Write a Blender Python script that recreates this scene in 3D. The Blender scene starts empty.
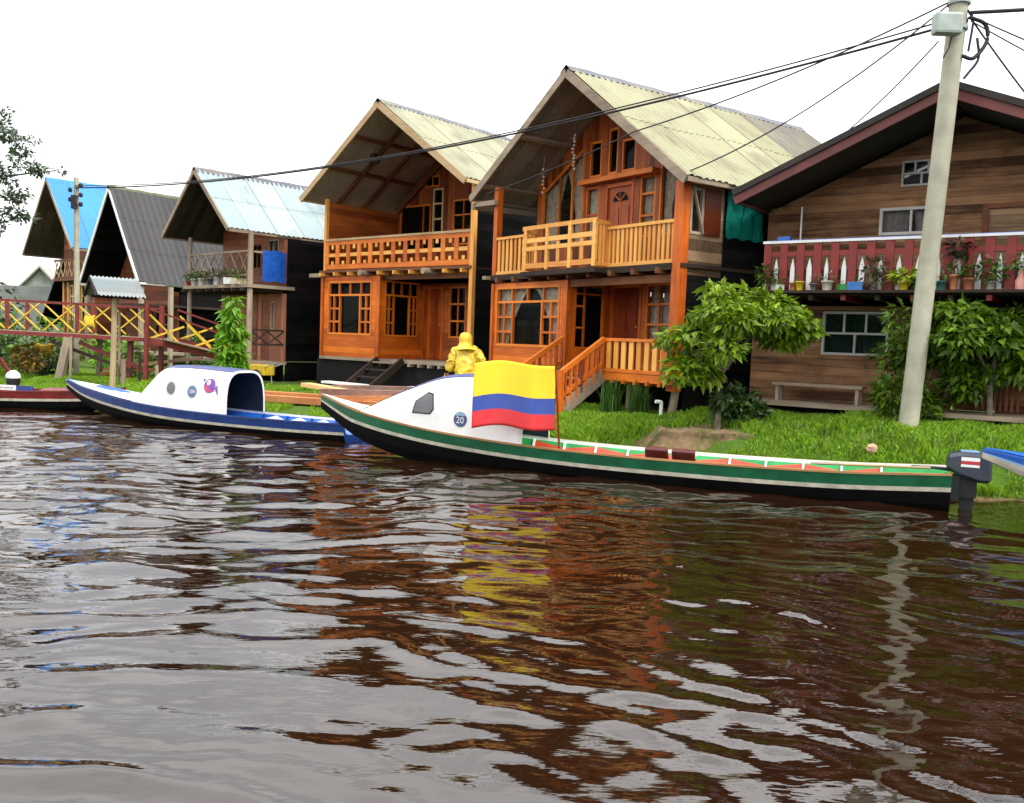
import bpy, bmesh, math, random
import numpy as np
from mathutils import Vector, Matrix
random.seed(7); RNG = np.random.default_rng(7)
SC = bpy.context.scene
COL = SC.collection
R = math.radians

# ------------------------------------------------------------------ materials
MATS = {}
class NT:
    def __init__(s, name):
        m = bpy.data.materials.new(name); m.use_nodes = True
        s.m = m; s.t = m.node_tree; s.b = s.t.nodes['Principled BSDF']; s.out = s.t.nodes['Material Output']
    def n(s, typ, **kw):
        nd = s.t.nodes.new(typ)
        for k, v in kw.items():
            if k in ('operation', 'blend_type', 'data_type', 'noise_dimensions', 'interpolation', 'feature', 'wave_type', 'bands_direction'): setattr(nd, k, v)
            else: s.set(nd.inputs[int(k[1:]) if k[0] == 'i' and k[1:].isdigit() else k.replace('_', ' ')], v)
        return nd
    def set(s, sock, v):
        if isinstance(v, bpy.types.NodeSocket): s.t.links.new(v, sock)
        else: sock.default_value = v
    def math(s, op, a, b=0.0):
        return s.n('ShaderNodeMath', operation=op, i0=a, i1=b).outputs[0]
    def mix(s, f, a, b, bt='MIX'):
        nd = s.t.nodes.new('ShaderNodeMix'); nd.data_type = 'RGBA'; nd.blend_type = bt
        s.set(nd.inputs[0], f); s.set(nd.inputs[6], c4(a)); s.set(nd.inputs[7], c4(b))
        return nd.outputs[2]
    def obj(s): return s.n('ShaderNodeTexCoord').outputs['Object']
    def noise(s, vec, scale, detail=4, rough=.55, sc=None):
        if sc:
            mp = s.n('ShaderNodeMapping'); s.set(mp.inputs[0], vec); mp.inputs['Scale'].default_value = sc; vec = mp.outputs[0]
        nd = s.n('ShaderNodeTexNoise'); s.set(nd.inputs['Vector'], vec); nd.inputs['Scale'].default_value = scale
        nd.inputs['Detail'].default_value = detail; nd.inputs['Roughness'].default_value = rough
        return nd.outputs[0]
    def ramp(s, f, stops):
        nd = s.n('ShaderNodeValToRGB'); s.set(nd.inputs[0], f); e = nd.color_ramp.elements
        while len(e) > 2: e.remove(e[-1])
        for i, (p, c) in enumerate(stops):
            el = e[i] if i < 2 else e.new(p)
            el.position = p; el.color = c4(c) if not isinstance(c, (int, float)) else (c, c, c, 1)
        return nd.outputs[0]
    def bump(s, h, st=.3, dist=.02):
        nd = s.n('ShaderNodeBump'); s.set(nd.inputs['Height'], h); nd.inputs['Strength'].default_value = st; nd.inputs['Distance'].default_value = dist
        s.set(s.b.inputs['Normal'], nd.outputs[0])
    def island(s): return s.n('ShaderNodeNewGeometry').outputs['Random Per Island']
def c4(c):
    if isinstance(c, bpy.types.NodeSocket): return c
    return tuple(c) + (1,) if len(c) == 3 else tuple(c)
def sc3(c, k): return tuple(min(1, x * k) for x in c)

def paint(name, c, rough=.5, dirt=.25, scale=3, metal=0, bump=.1, spec=.5):
    """painted or plain surface: gentle tone variation, grime blotches, fine bump"""
    if name in MATS: return MATS[name]
    t = NT(name); v = t.obj()
    a = t.noise(v, scale, 5); b = t.noise(v, scale * 9, 3)
    col = t.mix(t.ramp(a, [(.35, 0), (.7, 1)]), sc3(c, 1 - dirt), sc3(c, 1 + dirt * .4))
    col = t.mix(t.ramp(b, [(.55, 0), (.8, dirt)]), col, sc3(c, .45))
    t.set(t.b.inputs['Base Color'], col); t.b.inputs['Roughness'].default_value = rough; t.b.inputs['Metallic'].default_value = metal
    t.b.inputs['Specular IOR Level'].default_value = spec
    if bump: t.bump(b, bump, .01)
    MATS[name] = t.m; return t.m

def wood(name, c1, c2, ph=0, pa=2, ga=0, rough=.55, seam=.35, var=.5, off=0.0, spec=.3):
    """boards: ph = board width along axis pa, grain along axis ga"""
    if name in MATS: return MATS[name]
    t = NT(name); v = t.obj()
    s = [22, 22, 22]; s[ga] = 1.3
    if ph:
        sep = t.n('ShaderNodeSeparateXYZ'); t.set(sep.inputs[0], v)
        q = t.math('DIVIDE', t.math('ADD', sep.outputs[pa], 50 + off), ph)
        wn = t.n('ShaderNodeTexWhiteNoise', noise_dimensions='1D'); t.set(wn.inputs['W'], t.math('FLOOR', q)); tint = wn.outputs['Value']
        cm = t.n('ShaderNodeCombineXYZ'); t.set(cm.inputs[0], t.math('MULTIPLY', tint, 9.0)); t.set(cm.inputs[1], t.math('MULTIPLY', tint, 7.0))
        ad = t.n('ShaderNodeVectorMath', operation='ADD'); t.set(ad.inputs[0], v); t.set(ad.inputs[1], cm.outputs[0]); v2 = ad.outputs[0]
        fr = t.math('FRACT', q)
    else:
        tint = t.island(); v2 = v; fr = None
    g = t.noise(v2, 1.0, 6, .65, s); big = t.noise(v2, .9, 3)
    f = t.math('ADD', t.math('MULTIPLY', g, .7), t.math('MULTIPLY', t.math('SUBTRACT', tint, .5), var))
    f = t.math('ADD', f, t.math('MULTIPLY', t.math('SUBTRACT', big, .5), .8))
    stn = t.noise(v, 2.6, 5, .62)
    col = t.ramp(f, [(.12, c1), (.62, c2)])
    h = g
    if fr is not None:
        sm = t.ramp(fr, [(0.0, 1.0), (.05, 0.0)])
        col = t.mix(t.ramp(stn, [(.56, 0.0), (.72, .55)]), col, sc3(c1, .75)); col = t.mix(sm, col, sc3(c1, seam)); h = t.math('SUBTRACT', g, t.math('MULTIPLY', sm, 1.5))
    t.set(t.b.inputs['Base Color'], col); t.b.inputs['Roughness'].default_value = rough; t.b.inputs['Specular IOR Level'].default_value = spec
    t.bump(h, .35, .012)
    MATS[name] = t.m; return t.m

def sheet(name, c1, c2, seam=.85, rough=.45, spec=.4, streak=.5, dirt=(.2, .17, .1)):
    """roof sheeting: a tint per sheet along the ridge, run-off streaks, dirty laps"""
    if name in MATS: return MATS[name]
    t = NT(name); v = t.obj(); sep = t.n('ShaderNodeSeparateXYZ'); t.set(sep.inputs[0], v)
    q = t.math('DIVIDE', t.math('ADD', sep.outputs[1], 40), seam)
    wn = t.n('ShaderNodeTexWhiteNoise', noise_dimensions='1D'); t.set(wn.inputs['W'], t.math('FLOOR', q))
    st = t.noise(v, 1.0, 5, .6, (.9, 9, .9)); bl = t.noise(v, .8, 4)
    f = t.math('ADD', t.math('MULTIPLY', wn.outputs['Value'], .55), t.math('MULTIPLY', st, .5))
    col = t.mix(f, c1, c2)
    sm = t.ramp(t.math('FRACT', q), [(0.0, 1.0), (.07, 0.0)])
    col = t.mix(t.ramp(bl, [(.5, 0.0), (.68, .45)]), col, dirt)
    col = t.mix(t.math('MULTIPLY', sm, .85), col, sc3(dirt, .7))
    col = t.mix(t.math('MULTIPLY', t.ramp(t.math('MULTIPLY', st, bl), [(.27, 0.0), (.45, 1.0)]), streak), col, dirt)
    t.set(t.b.inputs['Base Color'], col); t.b.inputs['Roughness'].default_value = rough; t.b.inputs['Specular IOR Level'].default_value = spec
    MATS[name] = t.m; return t.m

def leafmat(name, c1, c2, trans=.3, rough=.45):
    if name in MATS: return MATS[name]
    t = NT(name); v = t.obj()
    f = t.math('ADD', t.math('MULTIPLY', t.island(), .75), t.math('MULTIPLY', t.noise(v, 2.5, 2), .3))
    col = t.mix(f, c1, c2)
    t.set(t.b.inputs['Base Color'], col); t.b.inputs['Roughness'].default_value = rough
    tr = t.n('ShaderNodeBsdfTranslucent'); t.set(tr.inputs[0], col)
    mx = t.n('ShaderNodeMixShader'); mx.inputs[0].default_value = trans
    t.set(mx.inputs[1], t.b.outputs[0]); t.set(mx.inputs[2], tr.outputs[0]); t.set(t.out.inputs[0], mx.outputs[0])
    MATS[name] = t.m; return t.m

def glassmat(name, tint=(.9, .92, .92), f=.90):
    if name in MATS: return MATS[name]
    t = NT(name)
    tr = t.n('ShaderNodeBsdfTransparent'); tr.inputs[0].default_value = c4(tint)
    t.b.inputs['Base Color'].default_value = (.02, .02, .02, 1); t.b.inputs['Roughness'].default_value = .06
    mx = t.n('ShaderNodeMixShader'); mx.inputs[0].default_value = f
    t.set(mx.inputs[1], t.b.outputs[0]); t.set(mx.inputs[2], tr.outputs[0]); t.set(t.out.inputs[0], mx.outputs[0])
    MATS[name] = t.m; return t.m

# stained and weathered woods (x = along the facade, z = up in every house's own frame)
O1, O2 = (.22, .034, .004), (.72, .155, .013)
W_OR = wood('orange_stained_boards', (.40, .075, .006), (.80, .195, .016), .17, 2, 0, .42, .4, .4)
W_GAB = wood('shaded_red_brown_gable_boards', (.13, .028, .008), (.44, .105, .020), .14, 0, 2, .5, .35, .6)  # shade under the gable put into a darker, duller board colour
W_INN = wood('red_brown_side_boards', (.20, .045, .010), (.50, .13, .025), .17, 2, 0, .5, .4, .4)
W_ORV = wood('orange_stained_upright_boards', O1, O2, .14, 0, 2, .42, .35, .6)
W_ORP = wood('orange_stained_timber', O1, O2, 0, ga=2, rough=.45, var=.5)
W_ORH = wood('orange_stained_rail', (.40, .08, .008), (.78, .22, .022), 0, ga=0, rough=.45, var=.5)
W_PALE = wood('pale_varnished_slats', (.60, .22, .035), (.86, .43, .10), 0, ga=2, rough=.45, var=.6)
W_PALEH = wood('pale_varnished_rail', (.62, .24, .04), (.88, .46, .11), 0, ga=0, rough=.45, var=.5)
W_RED = wood('red_stained_door_boards', (.17, .025, .006), (.30, .055, .012), .3, 0, 2, .4, .5, .3)
W_BR = wood('weathered_brown_boards', (.070, .030, .014), (.40, .215, .105), .15, 2, 0, .8, .2, .38)
W_BR2 = wood('weathered_grey_brown_boards', (.09, .05, .028), (.33, .215, .12), .2, 2, 0, .8, .25, .75)
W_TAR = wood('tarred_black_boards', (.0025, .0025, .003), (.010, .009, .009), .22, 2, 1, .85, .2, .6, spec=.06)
W_H1 = wood('red_brown_boards', (.13, .036, .016), (.27, .085, .040), .2, 2, 0, .6, .35, .5)
W_H1V = wood('pinkish_brown_boards', (.25, .085, .045), (.40, .17, .095), .3, 0, 2, .6, .5, .4)
W_GREY = wood('grey_weathered_timber', (.16, .12, .085), (.42, .34, .25), 0, ga=2, rough=.8, var=.5)
W_GREYH = wood('grey_weathered_beam', (.15, .11, .08), (.40, .32, .23), 0, ga=0, rough=.8, var=.5)
W_DK = wood('dark_timber', (.012, .008, .006), (.05, .032, .022), 0, ga=0, rough=.8, var=.5)
W_TAN = wood('tan_fascia_board', (.30, .19, .09), (.55, .40, .22), 0, ga=0, rough=.7, var=.4)
W_RAFT = wood('brown_rafter', (.09, .03, .012), (.20, .075, .03), 0, ga=0, rough=.7, var=.4)
W_CREAM = wood('cream_painted_timber', (.55, .38, .16), (.75, .58, .30), 0, ga=2, rough=.6, var=.4)
P_BURG = paint('burgundy_paint', (.23, .014, .010), .5, .3, 4)
P_BARG = paint('dull_red_fascia_paint', (.16, .035, .028), .55, .35, 3)
P_WHITE = paint('white_gloss_paint', (.80, .80, .79), .35, .10, 3)
P_SHELL = paint('white_cabin_gelcoat', (.82, .82, .80), .35, .13, 2.2, bump=.03)
P_CREAM = paint('cream_waterline_paint', (.56, .53, .42), .5, .3, 6)
P_NAVY = paint('deep_blue_boat_paint', (.008, .042, .20), .32, .35, 4)
P_BLUE = paint('bright_blue_paint', (.02, .13, .55), .35, .25, 3)
P_GREEN = paint('dark_green_boat_paint', (.006, .115, .046), .32, .35, 4)
P_LGREEN = paint('bright_green_boat_paint', (.02, .33, .08), .4, .25, 4)
P_REDOR = paint('orange_red_boat_paint', (.60, .075, .035), .4, .25, 4)
P_BLACK = paint('black_bitumen', (.0025, .0025, .003), .6, .4, 5, spec=.12)
P_HRED = paint('dark_red_boat_paint', (.18, .012, .010), .35, .35, 4)
P_YEL = paint('yellow_paint', (.75, .50, .03), .5, .3, 5)
P_RRED = paint('red_oxide_paint', (.20, .022, .015), .5, .35, 5)
P_CONC = paint('weathered_concrete', (.42, .41, .31), .85, .22, 3, bump=.4)
P_GREYM = paint('grey_enamelled_steel', (.30, .34, .34), .45, .2, 5)
P_MOTOR = paint('dark_blue_grey_cowl', (.032, .040, .058), .3, .2, 5, bump=.02)
P_PLINTH = paint('charcoal_painted_boards', (.022, .020, .022), .8, .4, 2, spec=.1)
P_RUB = paint('black_rubber', (.010, .010, .011), .6, .3, 6)
P_CABLE = paint('black_cable_sheath', (.012, .012, .018), .6, .2, 6, bump=0)
GLASS = glassmat('window_glass')
GLASSD = glassmat('dark_window_glass', (.35, .36, .36), .86)

# ------------------------------------------------------------------ mesh builder
def spline(pts, n=6):
    pts = [Vector(p) for p in pts]; P = [pts[0] * 2 - pts[1]] + pts + [pts[-1] * 2 - pts[-2]]; out = []
    for i in range(1, len(P) - 2):
        a, b, c, d = P[i - 1:i + 3]
        for k in range(n):
            t = k / n; out.append(.5 * (2 * b + (c - a) * t + (2 * a - 5 * b + 4 * c - d) * t * t + (3 * b - a - 3 * c + d) * t ** 3))
    return out + [pts[-1]]
class MB:
    def __init__(s, xf=None): s.v = []; s.f = []; s.mi = []; s.sm = []; s.xf = xf
    def add(s, vs, fs, mi=0, smooth=False):
        k = len(s.v)
        s.v += [s.xf(*p) if s.xf else tuple(p) for p in vs]
        s.f += [tuple(i + k for i in f) for f in fs]; s.mi += [mi] * len(fs); s.sm += [smooth] * len(fs)
        return s
    def box(s, x0, x1, y0, y1, z0, z1, mi=0):
        v = [(x, y, z) for x in (x0, x1) for y in (y0, y1) for z in (z0, z1)]
        return s.add(v, [(0, 1, 3, 2), (4, 6, 7, 5), (0, 4, 5, 1), (2, 3, 7, 6), (0, 2, 6, 4), (1, 5, 7, 3)], mi)
    def beam(s, p, q, w, h, mi=0, up=(0, 0, 1)):
        p, q, up = Vector(p), Vector(q), Vector(up); d = (q - p).normalized()
        a = d.cross(up)
        if a.length < 1e-4: a = d.cross(Vector((0, 1, 0)))
        a.normalize(); b = a.cross(d)
        v = []
        for c in (p, q):
            for i, j in ((-1, -1), (1, -1), (1, 1), (-1, 1)): v.append(tuple(c + a * (i * w / 2) + b * (j * h / 2)))
        return s.add(v, [(0, 3, 2, 1), (4, 5, 6, 7), (0, 1, 5, 4), (1, 2, 6, 5), (2, 3, 7, 6), (3, 0, 4, 7)], mi)
    def tube(s, pts, r, n=8, mi=0, caps=True, smooth=True):
        pts = [Vector(p) for p in pts]; rs = r if isinstance(r, (list, tuple)) else [r] * len(pts)
        v = []; fs = []; ref = None
        for i, p in enumerate(pts):
            d = (pts[min(i + 1, len(pts) - 1)] - pts[max(i - 1, 0)]).normalized()
            if ref is None: ref = Vector((0, 0, 1)) if abs(d.z) < .9 else Vector((1, 0, 0))
            a = d.cross(ref).normalized(); b = a.cross(d)
            for k in range(n):
                t = 2 * math.pi * k / n; v.append(tuple(p + (a * math.cos(t) + b * math.sin(t)) * rs[i]))
        for i in range(len(pts) - 1):
            for k in range(n): fs.append((i * n + k, i * n + (k + 1) % n, (i + 1) * n + (k + 1) % n, (i + 1) * n + k))
        s.add(v, fs, mi, smooth)
        if caps:
            s.add(v[:n], [tuple(range(n))[::-1]], mi); s.add(v[-n:], [tuple(range(n))], mi)
        return s
    def lathe(s, prof, c=(0, 0, 0), n=14, mi=0):
        v = []; fs = []
        for r, z in prof:
            for k in range(n):
                t = 2 * math.pi * k / n; v.append((c[0] + r * math.cos(t), c[1] + r * math.sin(t), c[2] + z))
        for i in range(len(prof) - 1):
            for k in range(n): fs.append((i * n + k, i * n + (k + 1) % n, (i + 1) * n + (k + 1) % n, (i + 1) * n + k))
        s.add(v, fs, mi, True); s.add(v[:n], [tuple(range(n))[::-1]], mi); s.add(v[-n:], [tuple(range(n))], mi)
        return s
    def prism(s, poly, d0, d1, mi=0):
        """polygon in (a, z), extruded along the middle axis"""
        n = len(poly); v = [(a, d0, z) for a, z in poly] + [(a, d1, z) for a, z in poly]
        return s.add(v, [tuple(range(n)), tuple(range(n, 2 * n))[::-1]] + [(i, (i + 1) % n, (i + 1) % n + n, i + n) for i in range(n)], mi)
    def grid(s, P, mi=0, smooth=True, mif=None):
        """P[i][j] = point"""
        k = len(s.v); ni, nj = len(P), len(P[0])
        s.v += [s.xf(*p) if s.xf else tuple(p) for row in P for p in row]
        for i in range(ni - 1):
            for j in range(nj - 1):
                s.f.append((k + i * nj + j, k + i * nj + j + 1, k + (i + 1) * nj + j + 1, k + (i + 1) * nj + j))
                s.mi.append(mif(i, j) if mif else mi); s.sm.append(smooth)
        return s
    def wall(s, a0, a1, z0, top, d0, d1, holes=(), breaks=()):
        """wall in the (a, z) plane with rectangular openings (a0, a1, z0, z1); top may be a function of a"""
        tf = top if callable(top) else (lambda a: top)
        xs = sorted({a0, a1, *[b for b in breaks if a0 < b < a1], *[min(max(h[i], a0), a1) for h in holes for i in (0, 1)]})
        for xa, xb in zip(xs, xs[1:]):
            if xb - xa < 1e-5: continue
            m = (xa + xb) / 2; z = z0
            for h in sorted([h for h in holes if h[0] < m < h[1]], key=lambda h: h[2]):
                if h[2] > z + 1e-4: s.prism([(xa, z), (xb, z), (xb, h[2]), (xa, h[2])], d0, d1)
                z = h[3]
            za, zb_ = (z(xa), z(xb)) if callable(z) else (z, z)
            s.prism([(xa, za), (xb, zb_), (xb, max(tf(xb), zb_ + .01)), (xa, max(tf(xa), za + .01))], d0, d1)
        return s
    def build(s, name, mats, parent=None, loc=None, bevel=0):
        me = bpy.data.meshes.new(name); me.from_pydata(s.v, [], s.f)
        for m in (mats if isinstance(mats, (list, tuple)) else [mats]): me.materials.append(m)
        me.polygons.foreach_set('material_index', s.mi); me.polygons.foreach_set('use_smooth', s.sm)
        bm = bmesh.new(); bm.from_mesh(me); bmesh.ops.recalc_face_normals(bm, faces=bm.faces[:])
        if bevel:
            bmesh.ops.remove_doubles(bm, verts=bm.verts[:], dist=1e-5)
            bmesh.ops.bevel(bm, geom=[e for e in bm.edges if len(e.link_faces) == 2 and e.calc_face_angle(0) > .6], offset=bevel, segments=2, affect='EDGES', profile=.6)
        bm.to_mesh(me); bm.free(); me.update()
        o = bpy.data.objects.new(name, me); COL.objects.link(o)
        if parent: o.parent = parent
        if loc: o.location = loc
        return o
def tag(o, label=None, cat=None, group=None, kind=None):
    for k, v in (('label', label), ('category', cat), ('group', group), ('kind', kind)):
        if v: o[k] = v
    return o
def thing(name, label, cat, loc=(0, 0, 0), rz=0, group=None):
    o = bpy.data.objects.new(name, None); COL.objects.link(o); o.empty_display_size = .2
    o.location = loc; o.rotation_euler = (0, 0, rz); return tag(o, label, cat, group)
def text_mesh(body, size, depth=.004):
    cu = bpy.data.curves.new('lettering', 'FONT'); cu.body = body; cu.size = size; cu.extrude = depth; cu.align_x = 'CENTER'; cu.align_y = 'CENTER'; cu.resolution_u = 3
    o = bpy.data.objects.new('lettering', cu); COL.objects.link(o)
    dg = bpy.context.evaluated_depsgraph_get(); me = bpy.data.meshes.new_from_object(o.evaluated_get(dg))
    vs = [tuple(v.co) for v in me.vertices]; fs = [tuple(p.vertices) for p in me.polygons]
    bpy.data.objects.remove(o); bpy.data.curves.remove(cu); bpy.data.meshes.remove(me)
    return vs, fs

# ------------------------------------------------------------------ terrain
WX = [-400, -60, -30, -20, -14, -10, -7, -3, 0, 3, 6.1, 6.8, 9, 14, 40, 400]
WY = [200, 48, 32.5, 27.6, 24.2, 22.0, 20.2, 17.7, 16.0, 14.45, 13.0, 12.72, 11.9, 10.2, 4, -60]
PX = [-400, -12, -6, -2, 1, 3.5, 6, 10, 400]; PZ = [.5, .5, .52, .56, .66, .78, .92, .97, 1.0]
RX = [-400, -4, 0, 2.2, 3.5, 6, 400]; RW = [2.8, 2.8, 2.5, 1.5, 1.35, 1.1, 1.1]
def terr(x, y):
    x = np.asarray(x, float); y = np.asarray(y, float)
    wob = .12 * np.sin(x * 2.3) + .07 * np.sin(x * 5.1 + 1) + .04 * np.sin(x * 11 + y * 3)
    t = (y - np.interp(x, WX, WY) + wob) * .9
    pz = np.interp(x, PX, PZ); rw = np.interp(x, RX, RW)
    s = np.clip((t - .25) / rw, 0, 1); s = s * (2 - s)
    z = np.where(t < 0, np.maximum(-1.5, t * .9), np.where(t < .25, t * .9, .225 + (pz - .225) * s))
    z = z + np.where(t > .1, .035 * np.sin(x * 1.7 + y) * np.cos(y * 2.1) + .02 * np.sin(x * 6.1) * np.sin(y * 5.3), 0)
    # scooped bare bank
    e = ((x - 2.75) / .95) ** 2 + ((y - 15.35) / .38) ** 2
    z = z - .08 * np.exp(-e * 1.2)
    return z
def gz(x, y): return float(terr(x, y))
def axis(fine0, fine1, step, far):
    a = list(np.arange(fine0, fine1 + 1e-6, step)); d = step; p = fine1
    while p < far: d *= 1.35; p += d; a.append(p)
    d = step; p = fine0
    while p > -far: d *= 1.35; p -= d; a.insert(0, p)
    return np.array(a)
def np_mesh(name, X, Y, Z, mats, smooth=True, keep=None):
    ni, nj = X.shape; co = np.stack([X, Y, Z], -1).reshape(-1, 3)
    i, j = np.meshgrid(np.arange(ni - 1), np.arange(nj - 1), indexing='ij')
    q = np.stack([i * nj + j, (i + 1) * nj + j, (i + 1) * nj + j + 1, i * nj + j + 1], -1).reshape(-1, 4)
    if keep is not None: q = q[keep.reshape(-1)]
    return np_polys(name, co, q, mats, smooth)
def np_polys(name, co, q, mats, smooth=False):
    me = bpy.data.meshes.new(name); k = q.shape[1]
    me.vertices.add(len(co)); me.vertices.foreach_set('co', np.ascontiguousarray(co, dtype=np.float32).ravel())
    me.loops.add(q.size); me.loops.foreach_set('vertex_index', np.ascontiguousarray(q, dtype=np.int32).ravel())
    me.polygons.add(len(q)); me.polygons.foreach_set('loop_start', np.arange(0, q.size, k, dtype=np.int32))
    me.polygons.foreach_set('use_smooth', np.full(len(q), smooth))
    me.update(calc_edges=True)
    for m in (mats if isinstance(mats, (list, tuple)) else [mats]): me.materials.append(m)
    o = bpy.data.objects.new(name, me); COL.objects.link(o); return o

def ground_mat():
    t = NT('bank_soil_and_turf'); v = t.obj()
    a = t.noise(v, 1.2, 6); b = t.noise(v, 14, 5); sep = t.n('ShaderNodeSeparateXYZ'); t.set(sep.inputs[0], v)
    turf = t.mix(b, (.030, .075, .008), (.10, .17, .02)); soil = t.mix(b, (.05, .03, .016), (.26, .18, .09))
    # bare cut bank
    m = t.n('ShaderNodeMapping'); t.set(m.inputs[0], v); m.inputs['Location'].default_value = (-2.75 / 1.0, -15.2 / .5, 0); m.inputs['Scale'].default_value = (1 / 1.0, 1 / .5, 0)
    ln = t.n('ShaderNodeVectorMath', operation='LENGTH'); t.set(ln.inputs[0], m.outputs[0])
    e = t.math('ADD', ln.outputs['Value'], t.math('MULTIPLY', t.math('SUBTRACT', t.noise(v, 5, 4), .5), 1.1))
    bare = t.ramp(e, [(.75, 1.0), (1.0, 0.0)])
    f = t.math('MAXIMUM', bare, t.ramp(a, [(.60, 0.0), (.72, 1.0)]))
    f = t.math('MAXIMUM', f, t.ramp(sep.outputs[2], [(.0, 1.0), (.07, 0.0)]))
    t.set(t.b.inputs['Base Color'], t.mix(f, turf, soil)); t.b.inputs['Roughness'].default_value = .95
    t.b.inputs['Specular IOR Level'].default_value = .15
    t.bump(b, .8, .05); return t.m
ax = axis(-20, 10, .16, 900); ay = axis(11.5, 34, .16, 900)
X, Y = np.meshgrid(ax, ay, indexing='ij')
g = np_mesh('ground', X, Y, terr(X, Y), ground_mat()); tag(g, 'grassy river bank', None, kind='structure')
if 'label' in g: del g['label']

# ------------------------------------------------------------------ water
def hash2(ix, iy, s): 
    h = np.sin(ix * 127.1 + iy * 311.7 + s * 74.7) * 43758.5453
    return h - np.floor(h)
def vnoise(x, y, s=0):
    ix, iy = np.floor(x), np.floor(y); fx, fy = x - ix, y - iy
    fx = fx ** 3 * (fx * (fx * 6 - 15) + 10); fy = fy ** 3 * (fy * (fy * 6 - 15) + 10)
    a, b, c, d = hash2(ix, iy, s), hash2(ix + 1, iy, s), hash2(ix, iy + 1, s), hash2(ix + 1, iy + 1, s)
    return (a + (b - a) * fx) * (1 - fy) + (c + (d - c) * fx) * fy
def waves(x, y):
    wx = x + .8 * (vnoise(x * .35, y * .35, 3) - .5) + .25 * (vnoise(x * 1.1, y * 1.1, 4) - .5)
    wy = y + .8 * (vnoise(x * .35, y * .35, 5) - .5) + .25 * (vnoise(x * 1.1, y * 1.1, 6) - .5)
    r = np.hypot(wx + 1.5, (wy + .5))
    m = np.clip(vnoise(x * .45, y * .6, 9) * 2 - .5, 0, 1)
    sh = lambda p, k: ((np.sin(p) * .5 + .5) ** k - .35)
    far = np.clip((y - 5.5) / 4.0, 0, 1); far = far * far * (3 - 2 * far)
    z = .024 * m * sh(r * 5.6, 2.6) * (1 - .6 * far)
    z += .008 * sh(np.hypot(wx - 14, wy - 1) * 4.4 + 1.3, 1.6)
    z += .0050 * np.sin(wx * 1.7 + wy * 7.5 + 2 * vnoise(x, y, 11)) * (.2 + far)
    z += .0045 * np.sin(-wx * 2.3 + wy * 10.5 + 3 * vnoise(x, y, 12)) * (.12 + far)
    z += .050 * (vnoise(wx * .8, wy * 1.3, 21) - .5) * (.28 + .72 * far)
    z += .038 * (vnoise(wx * 1.9 + 5, wy * 2.9, 22) - .5) * (.16 + .84 * far)
    z += .012 * (vnoise(wx * 4.2 + 9, wy * 6.0, 23) - .5) * (.16 + .84 * far)
    z += .0028 * (vnoise(wx * 9 + 2, wy * 13.0, 24) - .5) * (.10 + .9 * far)
    # wake trains: rings spreading from the camera's boat, bent and broken up by noise
    near = 1 - .75 * far
    w1 = .42 * (vnoise(x * .9, y * .9, 71) - .5) + .16 * (vnoise(x * 2.4, y * 2.4, 72) - .5)
    for cx, cy, lam, A, pw, sd in ((-1.5, -.5, .62, .0115, 2.6, 81), (-1.5, -.5, .36, .0050, 2.2, 82), (-2.6, 1.2, .30, .0042, 2.0, 83), (3.5, -2.0, .48, .0050, 2.4, 84), (-9, -3, .40, .0042, 2.2, 85), (-1.5, -.5, .22, .0014, 1.8, 86)):
        rr = np.hypot(x - cx, y - cy) + w1
        gate = np.clip(vnoise(x * .7 + sd, y * 1.0 + .3 * sd, sd) * 2.2 - .45, 0, 1)
        z += A * sh(rr * 2 * np.pi / lam + 2 * vnoise(x * 1.6, y * 1.6, sd + 10), pw) * gate * near
    z += .0032 * (vnoise(wx * 7 + 1, wy * 11.0, 91) - .5) * near
    return z
def water_mat():
    t = NT('dark_peaty_water'); v = t.obj()
    t.b.inputs['Base Color'].default_value = (.014, .0053, .0021, 1); t.b.inputs['Roughness'].default_value = .03
    t.b.inputs['IOR'].default_value = 1.66
    n1 = t.noise(v, 2.6, 3, .5, (1, 2.6, 1))
    n2 = t.noise(v, 13, 2, .5, (1, 1.8, 1)); t.bump(t.math('ADD', n1, t.math('MULTIPLY', n2, .12)), .24, .02)
    return t.m
def merge(*seg):
    out = []
    for a, b, st in seg: out += list(np.arange(a, b - 1e-6, st))
    return out
def widen(core, far):
    a = list(core); d = .1; p = a[-1]
    while p < far: d *= 1.35; p += d; a.append(p)
    d = .1; p = a[0]
    while p > -far: d *= 1.35; p -= d; a.insert(0, p)
    return np.array(a)
wx_ = widen(merge((-15, -6, .09), (-6, 6.5, .045), (6.5, 10, .08)), 900); wy_ = widen(merge((2.6, 9, .03), (9, 15, .045), (15, 24, .07)), 900)
X, Y = np.meshgrid(wx_, wy_, indexing='ij')
fade = np.clip((26 - Y) / 3, 0, 1) * np.clip((Y - 1) / 1.2, 0, 1) * np.clip((20 - np.abs(X + 2.5)) / 4, 0, 1)
keep = (terr(X, Y) < .25)[:-1, :-1]
w = np_mesh('water', X, Y, waves(X, Y) * fade, water_mat(), True, keep); tag(w, kind='structure')

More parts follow.
